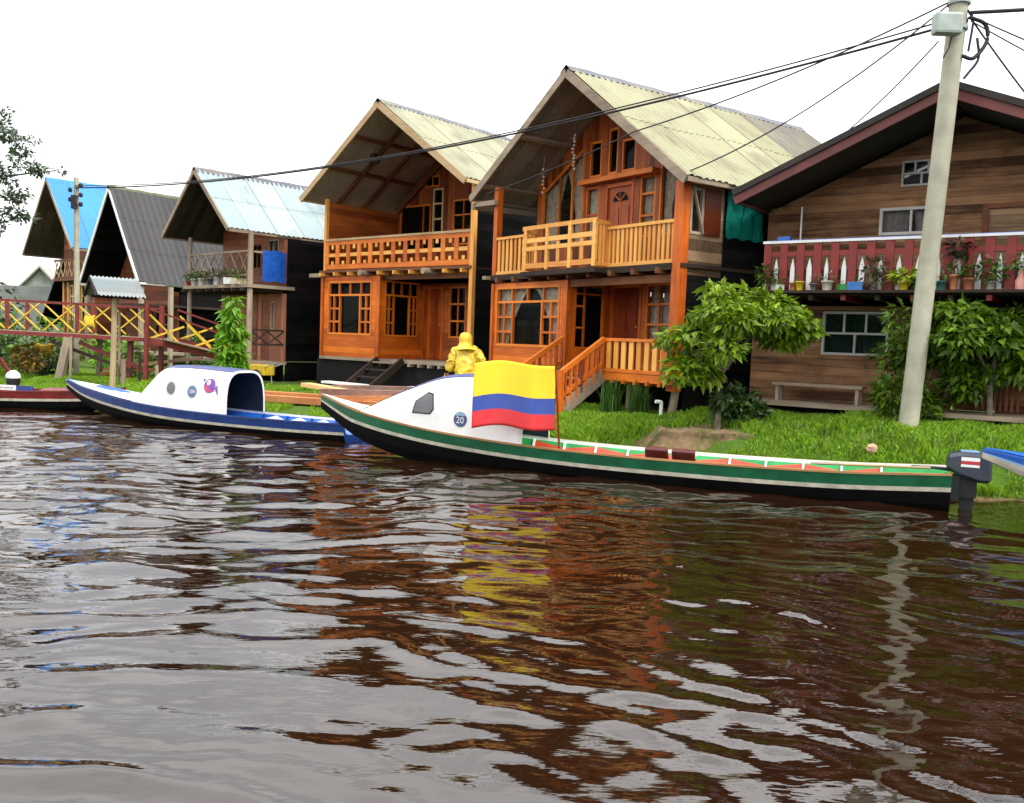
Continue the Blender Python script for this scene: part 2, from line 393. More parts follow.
# ------------------------------------------------------------------ house helpers
def house(name, label, o, th):
    return thing(name, label, 'house', (o[0], o[1], 0), R(th - 90))
def to_world(h, p):
    a = h.rotation_euler.z; c, s = math.cos(a), math.sin(a)
    return Vector((h.location.x + c * p[0] - s * p[1], h.location.y + s * p[0] + c * p[1], h.location.z + p[2]))
def XR(x0):   # wall facing +x: (a, d, z) -> local
    return lambda a, d, z: (x0 - d, a, z)
def window(par, xf, a0, a1, z0, z1, bars, fm, d=0.0, t=.045, glass=None, curtain=None, fw=.05, open_w=.35, dep=.07):
    """frame and bars standing at depth d; bars in 0..1 fractions (x0, z0, x1, z1)"""
    m = MB(xf); w, h = a1 - a0, z1 - z0
    m.box(a0, a0 + fw, d, d + dep, z0, z1); m.box(a1 - fw, a1, d, d + dep, z0, z1)
    m.box(a0 + fw, a1 - fw, d, d + dep, z0, z0 + fw); m.box(a0 + fw, a1 - fw, d, d + dep, z1 - fw, z1)
    for i, (u0, v0, u1, v1) in enumerate(bars):
        e = .002 * (i % 5 + 1)
        p = (a0 + u0 * w, d + dep / 2 + e, z0 + v0 * h); q = (a0 + u1 * w, d + dep / 2 + e, z0 + v1 * h)
        if abs(u0 - u1) < 1e-6: m.box(p[0] - t / 2, p[0] + t / 2, d + .012 + e, d + dep - .012 + e, p[2], q[2])
        else: m.box(p[0], q[0], d + .009 + e, d + dep - .015 + e, p[2] - t / 2, p[2] + t / 2)
    f = m.build('window', fm, par)
    MB(xf).box(a0 + .01, a1 - .01, d + dep - .012, d + dep - .006, z0 + .01, z1 - .01).build('pane', glass or GLASS, f)
    if curtain:
        for sgn in (-1, 1):
            P = []
            for i in range(19):
                u = i / 18; row = []
                for k in range(13):
                    v = k / 12
                    wd = .5 if open_w <= 0 else .5 - open_w * .5 * min(1, max(0, (1 - v) * 1.35)) ** .6
                    if v < .45 and open_w > 0: wd = .5 - open_w * .5 * (.95 + .5 * (.45 - v))
                    x = (a0 + .02 + (w - .04) * u * wd) if sgn < 0 else (a1 - .02 - (w - .04) * u * wd)
                    row.append((x, d + dep + .06 + .018 * math.sin(u * 26 + sgn) + .004 * math.sin(v * 9), z0 + .02 + (h - .04) * v))
                P.append(row)
            MB(xf).grid(P).build('curtain', curtain, f)
    return f
def fab(name, c, lace=0):
    if name in MATS: return MATS[name]
    t = NT(name); v = t.obj(); a = t.noise(v, 12, 4); wv = t.noise(v, 60, 2)
    col = t.mix(t.ramp(a, [(.4, 0), (.65, 1)]), sc3(c, .7), c)
    if lace: col = t.mix(t.ramp(t.noise(v, 9, 2), [(.5, 0), (.6, lace)]), col, sc3(c, .35))
    t.set(t.b.inputs['Base Color'], col); t.b.inputs['Roughness'].default_value = .9; t.b.inputs['Specular IOR Level'].default_value = .1
    t.bump(wv, .2, .004); MATS[name] = t.m; return t.m
def slant_window(par, a0, a1, z0, t0, t1, d, fm, mull, cm, parts):
    """window whose head follows the roof slope, with curtains drawn apart in the middle"""
    zt = lambda a: t0 + (t1 - t0) * (a - a0) / (a1 - a0)
    m = MB(); fw = .055
    m.prism([(a0, z0), (a0 + fw, z0), (a0 + fw, zt(a0 + fw)), (a0, zt(a0))], d, d + .07); m.prism([(a1 - fw, z0), (a1, z0), (a1, zt(a1)), (a1 - fw, zt(a1 - fw))], d, d + .07)
    m.box(a0 + fw, a1 - fw, d + .002, d + .068, z0, z0 + fw)
    m.prism([(a0 + fw, zt(a0 + fw) - fw), (a1 - fw, zt(a1 - fw) - fw), (a1 - fw, zt(a1 - fw)), (a0 + fw, zt(a0 + fw))], d + .002, d + .068)
    for u in mull: x = a0 + (a1 - a0) * u; m.prism([(x - .022, z0 + fw), (x + .022, z0 + fw), (x + .022, zt(x + .022) - fw), (x - .022, zt(x - .022) - fw)], d + .012, d + .058)
    f = m.build('window', fm, par)
    MB().prism([(a0 + .01, z0 + .01), (a1 - .01, z0 + .01), (a1 - .01, zt(a1) - .02), (a0 + .01, zt(a0) - .02)], d + .060, d + .064).build('pane', GLASS, f)
    for (u0, u1, pull) in parts:
        P = []
        for i in range(21):
            u = i / 20; row = []
            for k in range(15):
                v = k / 14; x0, x1 = a0 + .02 + (a1 - a0 - .04) * u0, a0 + .02 + (a1 - a0 - .04) * u1
                sq = max(.25, 1 - abs(pull) * min(1, max(0, 1 - v) * 1.5) ** .8) if v > .35 else max(.25, 1 - abs(pull) * (1 - .25 * (.35 - v)))
                x = x0 + (x1 - x0) * u * sq if pull > 0 else x1 - (x1 - x0) * (1 - u) * sq
                row.append((x, d + .13 + .016 * math.sin(u * 30) + .004 * math.sin(v * 9), z0 + .02 + (zt(x) - z0 - .05) * v))
            P.append(row)
        MB().grid(P).build('curtain', cm, f)
    return f
CURT = fab('cream_lace_curtain', (.88, .76, .58), .4)
CURTB = fab('brown_lace_curtain', (.85, .66, .48), .4)
CURTW = fab('white_curtain', (.62, .62, .60), .2)

def roof(par, xl, zl, xp, zp, xr, zr, y0, y1, mat, soffit, barge, bw=.17, rafters=None, back=None, ridge=None, laps=2, amp=.016, wl=.17, bt=.045):
    """two corrugated slopes with ceiling boards, fascia boards, purlins; back = (y, material) for the darker rear sheets"""
    ym = back[0] if back else y1
    for side, (xe, ze) in enumerate(((xl, zl), (xr, zr))):
        dx, dz = xe - xp, ze - zp; L = math.hypot(dx, dz); nx, nz = (-dz / L, dx / L) if dx < 0 else (dz / L * -1, dx / L)
        if nz < 0: nx, nz = -nx, -nz
        for (ya, yb, m) in ([(y0, ym, mat)] + ([(ym + .004, y1, back[1])] if back else [])):
            mb = MB(); n = max(8, int((yb - ya) / wl * 7))
            for lap in range(laps):
                s0, s1 = lap / laps - (.02 if lap else 0), (lap + 1) / laps
                P = []
                for i in range(n + 1):
                    y = ya + (yb - ya) * i / n; row = []
                    jag = .012 * math.sin(math.floor(y / .85) * 7.7)
                    for k in range(4):
                        s = s0 + (s1 - s0) * k / 3 + (jag if k == 3 else 0)
                        off = .075 + amp * math.sin(2 * math.pi * y / wl) + (laps - lap) * .018 * (1 if k < 3 else .9) - .006 * k / 3
                        row.append((xp + dx * s + nx * off, y, zp + dz * s + nz * off))
                    P.append(row)
                mb.grid(P)
            mb.build('roof_sheeting', m, par)
        # ceiling below the sheets
        mb = MB(); e = .028
        a, b = (xp + dx * .004, zp + dz * .004), (xp + dx * .985, zp + dz * .985)
        mb.prism([(a[0], a[1]), (b[0], b[1]), (b[0] + nx * e, b[1] + nz * e), (a[0] + nx * e, a[1] + nz * e)], y0 + .05, y1 - .05)
        mb.build('soffit', soffit, par)
        # fascia board on the front rake
        mb = MB(); up = Vector((nx, 0, nz))
        k0 = Vector((xp, y0, zp)) + up * (.06 - bw / 2 + .03); k1 = Vector((xe, y0, ze)) + up * (.06 - bw / 2 + .03)
        if side == 1: k0 = k0 + (k1 - k0).normalized() * .03 + Vector((0, .003, 0))
        mb.beam(k0, k1, bt, bw, 0, up); mb.build('fascia_board', barge, par)
        mb = MB(); mb.beam((xe, y0 + .03, ze + .02), (xe, y1 - .03, ze + .02), .05, .09); mb.build('eave_board', barge, par)
        if rafters:
            for rp in rafters:
                if rp[0] == 'r':
                    mb = MB(); yy = rp[1]; mb.beam((xp + dx * .02 - nx * .055, yy, zp + dz * .02 - nz * .055), (xp + dx * .97 - nx * .055, yy, zp + dz * .97 - nz * .055), .09, .10, 0, (nx, 0, nz))
                else:
                    mb = MB(); s = rp[1]; mb.beam((xp + dx * s - nx * .045, y0 + .03, zp + dz * s - nz * .045), (xp + dx * s - nx * .045, y1 - .2, zp + dz * s - nz * .045), .09, .08, 0, (nx, 0, nz))
                mb.build('rafter', rp[2] if len(rp) > 2 else W_RAFT, par)
    mb = MB(); n = int((y1 - y0) / .3); P = []
    zc = zp + .105 + laps * .018
    for i in range(n + 1):
        y = y0 - .02 + (y1 - y0 + .04) * i / n; j = .008 * (i % 3)
        P.append([(xp - .19, y, zc - .19 * abs((zl - zp) / (xl - xp)) + j), (xp - .06, y, zc - .02 + j), (xp, y, zc + .02 + j), (xp + .06, y, zc - .02 + j), (xp + .19, y, zc - .19 * abs((zr - zp) / (xr - xp)) + j)])
    mb.grid(P, smooth=False); mb.build('ridge_cap', ridge or mat, par)

RIDGE = sheet('dark_ridge_sheet', (.05, .06, .09), (.10, .11, .14))
def post(par, x, y, z0, z1, w, m, lean=(0, 0), rnd=False):
    mb = MB()
    if rnd: mb.tube([(x + lean[0], y + lean[1], z0), (x + lean[0] * .4, y + lean[1] * .4, (z0 + z1) / 2), (x, y, z1)], [w / 2 * 1.1, w / 2, w / 2 * .95], 9)
    else: mb.beam((x + lean[0], y + lean[1], z0), (x, y, z1), w, w, 0, (0, 1, 0))
    return mb.build('post', m, par)
def slat_rail(par, p0, p1, z0, z1, n, m_s, m_r, w=.07, t=.03, slope=0.0, name='railing', top=(.09, .06), shape=None):
    """railing between two plan points; slope = rise of the far end"""
    p0, p1 = Vector(p0), Vector(p1); d = (p1 - p0).normalized(); q = Vector((-d.y, d.x))
    mb = MB()
    for zz, (tw, tt) in ((z1 - top[1] / 2, top), (z0 + .05, (.05, .07))):
        mb.beam((p0.x, p0.y, zz), (p1.x, p1.y, zz + slope), tw, tt)
    r = mb.build(name, m_r, par)
    mb = MB()
    for i in range(n):
        u = (i + .5) / n; c = p0 + (p1 - p0) * u; dz = slope * u; jit = random.uniform(-.006, .006)
        mb.beam((c.x, c.y, z0 + dz + .012), (c.x + jit, c.y, z1 + dz - top[1] + .01), w, t, 0, (q.x, q.y, 0))
    mb.build('baluster_row', m_s, r)
    return r
PANE3 = [(.27, .0, .27, .72), (.73, .0, .73, .72), (.0, .74, 1, .74), (.25, .74, .25, 1), (.5, .74, .5, 1), (.75, .74, .75, 1),
         (.135, 0, .135, .74), (.865, 0, .865, .74), (0, .245, .27, .245), (0, .49, .27, .49), (.73, .245, 1, .245), (.73, .49, 1, .49)]

# ================================================================== house 3: tall orange house with the outside stair
def build_h3():
    h = house('timber_house', 'orange timber house with slatted balcony and wooden stair, behind the flag', (-.54, 21.53), 35.36)
    W, zf, zb, D, yw = 6.05, 1.45, 3.55, 7.4, 1.2
    cream = sheet('yellow_cream_roof_sheet', (.19, .18, .088), (.345, .335, .195), 1.15, streak=.8, dirt=(.13, .11, .055))
    dark = sheet('old_grey_roof_sheet', (.075, .068, .05), (.14, .125, .09), .9)
    soff = wood('grey_soffit_sheet', (.17, .15, .13), (.42, .37, .32), .5, 1, 0, .8, .5, .4)
    roof(h, -.73, 5.38, 2.82, 7.61, 6.38, 4.99, -.27, D, cream, soff, W_GREYH, .17, [('p', .45, W_GREYH), ('p', .86, W_GREYH)], back=(4.9, dark), ridge=RIDGE)
    MB().beam((-.70, -.22, 5.22), (-.70, 3.2, 5.25), .1, .13).build('eave_beam', W_GREYH, h)
    MB().beam((-.75, -.14, 5.27), (.2, -.14, 5.24), .08, .11).build('eave_beam', W_GREYH, h)
    # corner posts
    post(h, W, .02, 1.2, 5.05, .2, W_ORP, (-.02, 0)); post(h, .07, .02, zb - .1, 5.62, .15, W_ORP)
    lz = lambda a: 7.61 - (2.82 - a) * .628 - .06 if a < 2.82 else 7.61 - (a - 2.82) * .736 - .06
    # upper gable wall with its openings
    holes = [(.18, 1.74, 4.3, lambda a: 5.62 + (a - .18) * .56), (1.84, 2.3, 4.3, 5.55), (2.55, 3.45, 3.56, 5.5), (1.92, 2.34, 5.75, 6.55), (2.55, 2.88, 5.75, 6.75), (3.0, 3.45, 5.75, 6.45), (3.62, 4.1, 4.3, 5.6), (4.2, 5.35, 4.3, lambda a: 6.2 - (a - 4.2) * .68)]
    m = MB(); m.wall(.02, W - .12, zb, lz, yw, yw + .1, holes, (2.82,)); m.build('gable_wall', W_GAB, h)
    slant_window(h, .18, 1.74, 4.3, 5.62, 5.62 + 1.56 * .56, yw + .01, W_ORH, (.42, .72), CURTB, ((0, .55, .45), (.5, 1, -.5)))
    window(h, None, 1.84, 2.3, 4.3, 5.55, [(0, .5, 1, .5)], W_ORH, yw + .012, curtain=CURT, open_w=0)
    for a in ((1.92, 2.34, 5.75, 6.55), (2.55, 2.88, 5.75, 6.75), (3.0, 3.45, 5.75, 6.45)): window(h, None, *a, [], W_ORH, yw + .01, glass=GLASSD)
    window(h, None, 3.62, 4.1, 4.3, 5.6, [(0, .35, 1, .35), (0, .7, 1, .7)], W_ORH, yw + .01, curtain=CURTB, open_w=0)
    slant_window(h, 4.2, 5.35, 4.3, 6.2, 6.2 - 1.15 * .68, yw + .01, W_ORH, (), CURTB, ((0, .5, .55), (.5, 1, -.55)))
    def door(x0, x1, z0, z1, y, m, fan=False):
        d = MB().box(x0 + .06, x1 - .06, y + .03, y + .075, z0, z1 - .05).build('door', m, h)
        f = MB().box(x0, x0 + .06, y - .02, y + .09, z0, z1).box(x1 - .06, x1, y - .02, y + .09, z0, z1).box(x0 + .06, x1 - .06, y - .018, y + .088, z1 - .05, z1 + .03)
        f.build('door_frame', W_ORP, h)
        mm = MB(); zz = z1 - .42 if fan else z1 - .18
        for (za, zc) in ((z0 + .12, z0 + .75), (z0 + .87, zz - .08)):
            mm.box(x0 + .16, (x0 + x1) / 2 - .04, y + .012, y + .032, za, zc); mm.box((x0 + x1) / 2 + .04, x1 - .16, y + .012, y + .032, za, zc)
        mm.build('door_panel', m, d)
        if fan:
            c = ((x0 + x1) / 2, z1 - .36); P = [(c[0] + .24 * math.cos(t), c[1] + .2 * math.sin(t)) for t in [math.pi * k / 12 for k in range(13)]]
            MB().prism(P, y + .018, y + .028).build('pane', GLASSD, d)
            bb = MB()
            for t in (.25, .5, .75): bb.beam((c[0], y + .014, c[1]), (c[0] + .23 * math.cos(math.pi * t), y + .014, c[1] + .19 * math.sin(math.pi * t)), .012, .02)
            bb.build('glazing_bar', W_ORH, d)
        MB().lathe([(.012, -.02), (.025, 0), (.012, .02)], (x1 - .14, y + .005, z0 + .95), 8).build('handle', P_GREYM, d)
    door(2.55, 3.45, 3.57, 5.5, yw, wood('orange_red_door_boards', (.28, .05, .01), (.46, .10, .02), .24, 0, 2, .4, .5, .2), True)
    MB().box(1.8, 4.2, .98, yw - .003, 5.58, 5.68).build('lintel_shelf', W_ORH, h)
    # floor of the balcony, joists, edge
    MB().box(.0, W + .12, -.06, D - .3, zb - .07, zb).build('balcony_floor', W_DK, h)
    MB().box(-.02, W - .1, -.10, -.062, zb - .12, zb + .005).build('floor_edge', W_DK, h)
    for i in range(9):
        x = .35 + i * .66; MB().box(x, x + .09, -.2, yw + .2, zb - .18, zb - .072).build('joist', W_RAFT, h)
    MB().box(-.12, .02, -.25, .3, zb - .1, zb - .02).build('joist', W_GREYH, h)
    # balcony rails: slats, projecting lattice, slats
    slat_rail(h, (.15, -.02), (1.62, -.02), zb, 4.43, 9, W_PALE, W_PALEH, .085)
    slat_rail(h, (4.08, -.02), (W - .09, -.02), zb, 4.36, 15, W_PALE, W_PALEH, .07)
    m = MB()
    for i in range(4): x = 1.66 + i * .775; m.box(x, x + .10, -.36, -.30, zb + .02, 4.5)
    for z, t in ((zb + .06, .11), (zb + .44, .09), (4.16, .10), (4.44, .09)): m.box(1.60, 4.10, -.352, -.312, z, z + t)
    lat = m.build('lattice_panel', W_PALEH, h)
    for i in range(3): x = 1.66 + i * .775 + .05 + .37; MB().box(x - .045, x + .055, -.343, -.318, zb + .18, 4.15).build('lattice_slat', W_PALE, lat)
    for x in (1.62, 4.06):
        m = MB()
        m.box(x, x + .05, -.30, -.0, 4.40, 4.48); m.box(x, x + .05, -.30, -.0, zb + .03, zb + .11)
        for k in range(3): m.box(x + .01, x + .04, -.26 + k * .09, -.21 + k * .09, zb + .11, 4.40)
        m.build('lattice_side', W_PALE, h)
    MB().box(1.6, 4.12, -.38, -.101, zb - .1, zb - .005).build('balcony_floor_edge', W_DK, h)
    # window bay
    MB().wall(.02, 2.82, zf - .02, zb - .19, .0, .09, [(.15, 2.58, 1.9, 3.28)]).build('bay_front', W_OR, h)
    window(h, None, .15, 2.58, 1.9, 3.28, PANE3, W_ORH, -.012, .05, curtain=CURT, open_w=.62, fw=.06, dep=.09)
    MB(XR(2.82)).wall(.092, yw, zf - .02, zb - .19, .0, .08, [(.2, 1.05, 1.9, 3.3)]).build('bay_side', W_ORV, h)
    window(h, XR(2.82), .2, 1.05, 1.9, 3.3, [(.35, 0, .35, 1), (0, .33, .35, .33), (0, .66, .35, .66), (0, .85, 1, .85)], W_ORH, -.01, .04, glass=GLASSD)
    MB().box(2.70, 2.86, -.04, .0, zf - .02, zb - .19).build('corner_board', W_ORP, h)
    MB().box(-.03, .06, -.04, -.002, zf - .04, zb - .19).build('corner_board', W_ORP, h)
    MB(XR(.09)).wall(.092, D - .6, zf - .02, zb - .19, .0, .08).build('side_wall', W_TAR, h)
    # recessed entrance wall
    MB().wall(2.82, W - .1, zf - .02, zb - .19, yw, yw + .1, [(2.9, 3.84, zf, 3.3), (3.98, 4.72, 2.05, 3.32)]).build('entrance_wall', W_INN, h)
    door(2.9, 3.84, zf + .01, 3.3, yw, W_RED)
    window(h, None, 3.98, 4.72, 2.05, 3.32, [(.5, 0, .5, 1), (0, .33, 1, .33), (0, .66, 1, .66)], W_ORH, yw - .012, .045, curtain=CURTB, open_w=0)
    MB().box(2.84, W - .1, .02, .12, zb - .34, zb - .19).build('porch_beam', W_RAFT, h)
    # porch floor, deck rail
    MB().box(.0, W + .05, -.12, yw + .2, zf - .09, zf - .022).build('porch_floor', W_RAFT, h)
    MB().box(4.3, W + .1, -.2, -.122, zf - .13, zf + .02).build('porch_edge', W_ORH, h)
    for i in range(5): MB().box(4.55 + i * .33, 4.62 + i * .33, -.24, .4, zf - .18, zf - .092).build('joist', W_ORH, h)
    slat_rail(h, (4.32, -.17), (W - .02, -.17), zf + .02, 2.15, 8, W_PALE, W_ORH, .12)
    MB().box(5.94, 6.12, -.23, -.14, zf - .02, 2.02).build('corner_board', W_ORP, h)
    # stair running out to the bank
    g0 = .72
    for x, y0 in ((2.9, -.1), (4.32, -.2)):
        MB().beam((x, y0, zf - .03), (x, -1.2, g0 + .02), .06, .26).build('stair_stringer', W_GREYH, h)
        r = MB().beam((x, y0 - .02, 2.13), (x, -1.28, 1.45), .08, .09).beam((x, y0 - .02, zf + .2), (x, -1.24, g0 + .28), .05, .07).build('stair_rail', W_ORH, h)
        m = MB()
        for k in range(8):
            u = (k + .4) / 8; y = y0 + (-1.24 - y0) * u; m.box(x - .035, x + .035, y - .02, y + .02, zf + .02 - (zf - g0) * u, 2.12 - .68 * u)
        m.build('baluster_row', W_ORP, r)
        post(h, x, -1.28, g0 - .35, 1.5, .11, W_ORP)
    for k in range(4):
        u = (k + .5) / 4; MB().box(2.94, 4.28, -.2 - 1.0 * u - .12, -.2 - 1.0 * u + .12, zf - (zf - g0) * u - .07, zf - (zf - g0) * u - .03).build('stair_tread', W_GREYH, h)
    # side wall facing the neighbour: old planks, small window, then a green tarpaulin
    MB(XR(W + .06)).wall(.13, D - .2, zb - .2, lambda a: 5.02, .0, .07, [(.16, .5, 4.1, 4.95)]).build('side_wall', W_BR2, h)
    MB(XR(W + .06)).wall(.13, D - .2, zf + .1, zb - .205, .0, .07).build('side_wall', W_TAR, h)
    window(h, XR(W + .06), .16, .5, 4.1, 4.95, [], W_GREY, -.012, .04, glass=GLASSD)
    MB(XR(W + .06)).box(.53, .95, -.03, -.002, 4.1, 4.95).build('shutter', W_ORV, h)
    MB(XR(W + .06)).beam((.18, -.035, 4.98), (.48, -.035, 4.12), .03, .05, 0, (0, 1, 0)).build('brace', W_GREY, h)
    P = [[(W + .13 + .05 * math.sin(i * .9) * (1 - j / 8) + .012 * math.sin(i * 2.3 + j), 1.06 + i * .042, 4.98 - j * .125 - .02 * math.sin(i * .7)) for j in range(8)] for i in range(26)]
    MB().grid(P).build('tarpaulin', fab('teal_tarpaulin', (.004, .17, .13)), h)
    MB(XR(W + .075)).box(1.05, D - .2, -.02, -.002, zf + .1, 5.0).build('side_cladding', W_TAR, h)
    # piles, black skirting added to stand in for the dark void under the floor
    for x, y in ((.2, .5), (2.7, .5), (4.6, .3), (5.9, .25), (5.9, 2.5), (.3, 3)):
        post(h, x, y, .45, zf - .09, .16, W_GREY, (-.1 if x == 5.9 else .03, -.1), True)
    MB().wall(.1, W, .35, zf - .09, 1.3, 1.36).build('skirting', W_TAR, h)
    MB(XR(W)).wall(.3, D - .3, .4, zf + .1, 0, .05).build('skirting', W_TAR, h)
    m = MB()
    for z in (1.62, 1.86, 2.1): m.box(W + .085, W + .125, .35, 1.35, z, z + .1)
    m.build('fence_slats', W_BR2, h)
    MB().wall(.1, W - .1, zb, lambda a: lz(a), D - .32, D - .22, (), (2.82,)).build('back_wall', W_TAR, h)
    MB().box(.1, W - .1, D - .32, D - .22, zf, zb - .08).build('back_wall', W_TAR, h)
    MB().box(.1, W - .1, 1.45, D - .35, zf - .09, zf - .03).build('inner_floor', W_DK, h)
    # wind chimes under the eaves
    for (x, y, zt, n, dz, lab) in ((1.15, .5, 5.95, 7, .085, 'small pink and white wind chime hanging under the left eave of the flag house'), (1.9, .75, 6.65, 11, .075, 'long white shell wind chime hanging before the dark gable windows')):
        p = to_world(h, (x, y, 0)); t = thing('wind_chime', lab, 'wind chime', (p.x, p.y, 0), h.rotation_euler.z, 'wind chimes under the gable')
        MB().tube([(0, 0, zt + .3), (0, 0, zt - n * dz)], .006, 5).build('string', W_GREY, t)
        m = MB()
        for k in range(n): m.lathe([(.005, -.03), (.032, -.01), (.035, .012), (.005, .03)], (random.uniform(-.05, .05), random.uniform(-.03, .03), zt - k * dz), 7)
        m.build('chime_pieces', paint('shell_pink' if n == 7 else 'shell_white', (.6, .3, .22) if n == 7 else (.65, .58, .48)), t)
    return h
H3 = build_h3()

# ================================================================== house 2: orange house with lattice balcony
def build_h2():
    h = house('timber_house', 'orange timber house with cut-out lattice balcony and black ladder stair, behind the person', (-5.72, 26.78), 50.03)
    W, zf, zb, D, yl, yu = 6.0, 1.42, 3.92, 8.4, 1.6, 2.9
    cream = sheet('pale_cream_roof_sheet', (.19, .185, .11), (.35, .345, .225), .95, streak=.8, dirt=(.12, .115, .075))
    soff = wood('pale_grey_soffit_board', (.30, .25, .205), (.58, .51, .44), 1.3, 1, 0, .8, .8, .3)
    xl, zl, xp, zp, xr, zr = -.49, 5.92, 2.81, 8.23, 6.12, 5.92
    roof(h, xl, zl, xp, zp, xr, zr, -.5, D, cream, soff, W_TAN, .17, [('p', .3), ('p', .62), ('r', .75), ('r', 1.75)], laps=2, ridge=RIDGE)
    post(h, W, .0, zf - .25, 6.0, .12, W_PALE); post(h, .05, .06, zb - .05, 6.0, .10, W_PALE)
    lz = lambda a: zp - abs(a - xp) * .70 - .07
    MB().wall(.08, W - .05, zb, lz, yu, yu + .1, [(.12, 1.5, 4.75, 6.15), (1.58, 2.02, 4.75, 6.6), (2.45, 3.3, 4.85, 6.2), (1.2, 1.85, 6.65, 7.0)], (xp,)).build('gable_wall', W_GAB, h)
    window(h, None, .12, 1.5, 4.75, 6.15, [(.75, 0, .75, 1)], W_ORH, yu - .01, curtain=CURTB, open_w=0, glass=GLASSD)
    window(h, None, 1.58, 2.02, 4.75, 6.6, [(0, .25, 1, .25), (0, .5, 1, .5), (0, .75, 1, .75)], W_CREAM, yu - .01, glass=GLASSD)
    window(h, None, 2.45, 3.3, 4.85, 6.2, [(.5, 0, .5, 1), (0, .33, 1, .33), (0, .66, 1, .66)], W_ORH, yu - .01, glass=GLASSD)
    window(h, None, 1.2, 1.85, 6.65, 7.0, [(.5, 0, .5, 1)], W_ORH, yu - .01, glass=GLASSD)
    MB().beam((.0, yu - .06, 6.0), (xp, yu - .06, zp - .2), .08, .24).build('rake_board', W_RAFT, h)
    MB(XR(.08)).wall(.14, D - .3, zb - .02, 5.9, 0, .08).build('side_wall', W_INN, h)
    MB(XR(W + .02)).wall(.12, D - .3, zf, 5.9, 0, .08).build('side_wall', W_TAR, h)
    MB().box(-.05, W + .02, -.10, D - .3, zb - .10, zb - .03).build('balcony_floor', W_RAFT, h)
    MB().box(-.02, W - .08, .16, .26, zb - .32, zb - .102).build('porch_beam', W_RAFT, h)
    for i in range(10):
        x = .1 + i * .63; mm = MB()
        if i % 4 == 3: mm.tube([(x, -.3, zb - .15), (x, .4, zb - .15)], .085, 10)
        else: mm.box(x, x + .07, -.22, .5, zb - .2, zb - .103)
        mm.build('joist', W_GREY if i % 4 == 3 else W_PALE, h)
    MB().box(-.5, .1, -.12, .05, zb - .22, zb - .11).build('joist', W_GREYH, h)
    # balcony lattice: boards with square cut-outs
    m = MB(); m.box(0.12, W - .08, -.05, .05, 4.74, 4.80); mm = m.build('balcony_rail', W_TAN, h)
    m = MB(); m.box(.12, W - .08, -.02, .02, zb - .0, zb + .14); m.box(.12, W - .08, -.024, .016, 4.62, 4.738)
    n = 12; bw = (W - .2) / n
    for i in range(n + 1): x = .12 + i * bw * .985; m.box(x, x + .15, -.03, .012, zb + .142, 4.618)
    m.build('cut_out_board', W_ORH, mm)
    m = MB(); m.box(.12, W - .08, -.018, .008, zb + .36, zb + .46)
    for i in range(n): x = .12 + i * bw * .985 + .15; c = x + (bw - .15) / 2; m.box(c - .05, c + .05, -.014, .004, zb + .142, zb + .24); m.box(c - .045, c + .045, -.016, .003, 4.50, 4.618)
    m.build('cut_out_slat', W_PALEH, mm)
    # bay
    MB().wall(.0, 2.52, zf - .02, zb - .21, .0, .09, [(.27, 2.2, 2.03, 3.58)]).build('bay_front', W_OR, h)
    window(h, None, .27, 2.2, 2.03, 3.58, PANE3, W_ORH, -.012, .055, glass=GLASSD, fw=.06, dep=.09)
    MB(XR(2.52)).wall(.092, yl, zf - .02, zb - .33, .0, .08, [(.2, 1.52, 2.03, 3.6)]).build('bay_side', W_OR, h)
    window(h, XR(2.52), .2, 1.52, 2.03, 3.6, PANE3, W_ORH, -.012, .05, glass=GLASSD, dep=.085)
    MB(XR(.08)).wall(.092, D - .3, zf - .02, zb - .11, 0, .07).build('side_wall', W_TAR, h)
    MB().box(2.40, 2.56, -.04, -.002, zf - .02, zb - .23).build('corner_board', W_ORP, h)
    MB().box(-.03, .07, -.045, -.003, zf - .02, zb - .21).build('corner_board', W_ORP, h)
    # recessed entrance
    MB().wall(2.52, W - .07, zf - .02, zb - .33, yl, yl + .1, [(2.62, 3.44, zf, 3.5), (3.68, 4.34, 2.05, 3.5)]).build('entrance_wall', W_INN, h)
    d = MB().box(2.66, 3.40, yl + .02, yl + .07, zf + .01, 3.44).build('door', W_ORV, h)
    MB().lathe([(.012, -.02), (.025, 0), (.012, .02)], (3.32, yl, zf + 1), 8).build('handle', P_GREYM, d)
    MB().box(2.6, 2.66, yl - .02, yl + .06, zf, 3.5).box(3.40, 3.46, yl - .02, yl + .06, zf, 3.5).box(2.66, 3.40, yl - .018, yl + .058, 3.44, 3.5).build('door_frame', W_ORP, h)
    window(h, None, 3.68, 4.34, 2.05, 3.5, [(.5, 0, .5, 1), (0, .33, 1, .33), (0, .66, 1, .66)], W_ORH, yl - .012, .05, glass=GLASSD)
    MB().box(-.02, W, -.06, yl + .1, zf - .11, zf - .022).build('porch_floor', W_GREYH, h)
    for i in range(9): MB().box(2.7 + i * .38, 2.78 + i * .38, -.12, .3, zf - .19, zf - .112).build('joist', W_GREY, h)
    # charcoal plinth and ladder stair
    MB().wall(-.3, W - .1, .35, zf - .115, .08, .16).build('plinth', P_PLINTH, h)
    MB(XR(-.22)).wall(.162, 4, .35, zf - .115, 0, .07).build('plinth', P_PLINTH, h)
    for x in (2.62, 3.62): MB().beam((x, -.08, zf - .04), (x, -1.25, .62), .07, .2).build('stair_stringer', W_DK, h)
    for k in range(4):
        u = (k + .35) / 4; MB().box(2.66, 3.58, -.1 - 1.1 * u - .13, -.1 - 1.1 * u + .13, zf - .8 * u - .06, zf - .8 * u - .02).build('stair_tread', W_GREYH if k == 0 else W_DK, h)
    MB().wall(.1, W - .1, zf, lz, D - .3, D - .22, (), (xp,)).build('back_wall', W_TAR, h)
    MB().box(.1, W - .1, yl + .15, D - .32, zf - .1, zf - .03).build('inner_floor', W_DK, h)
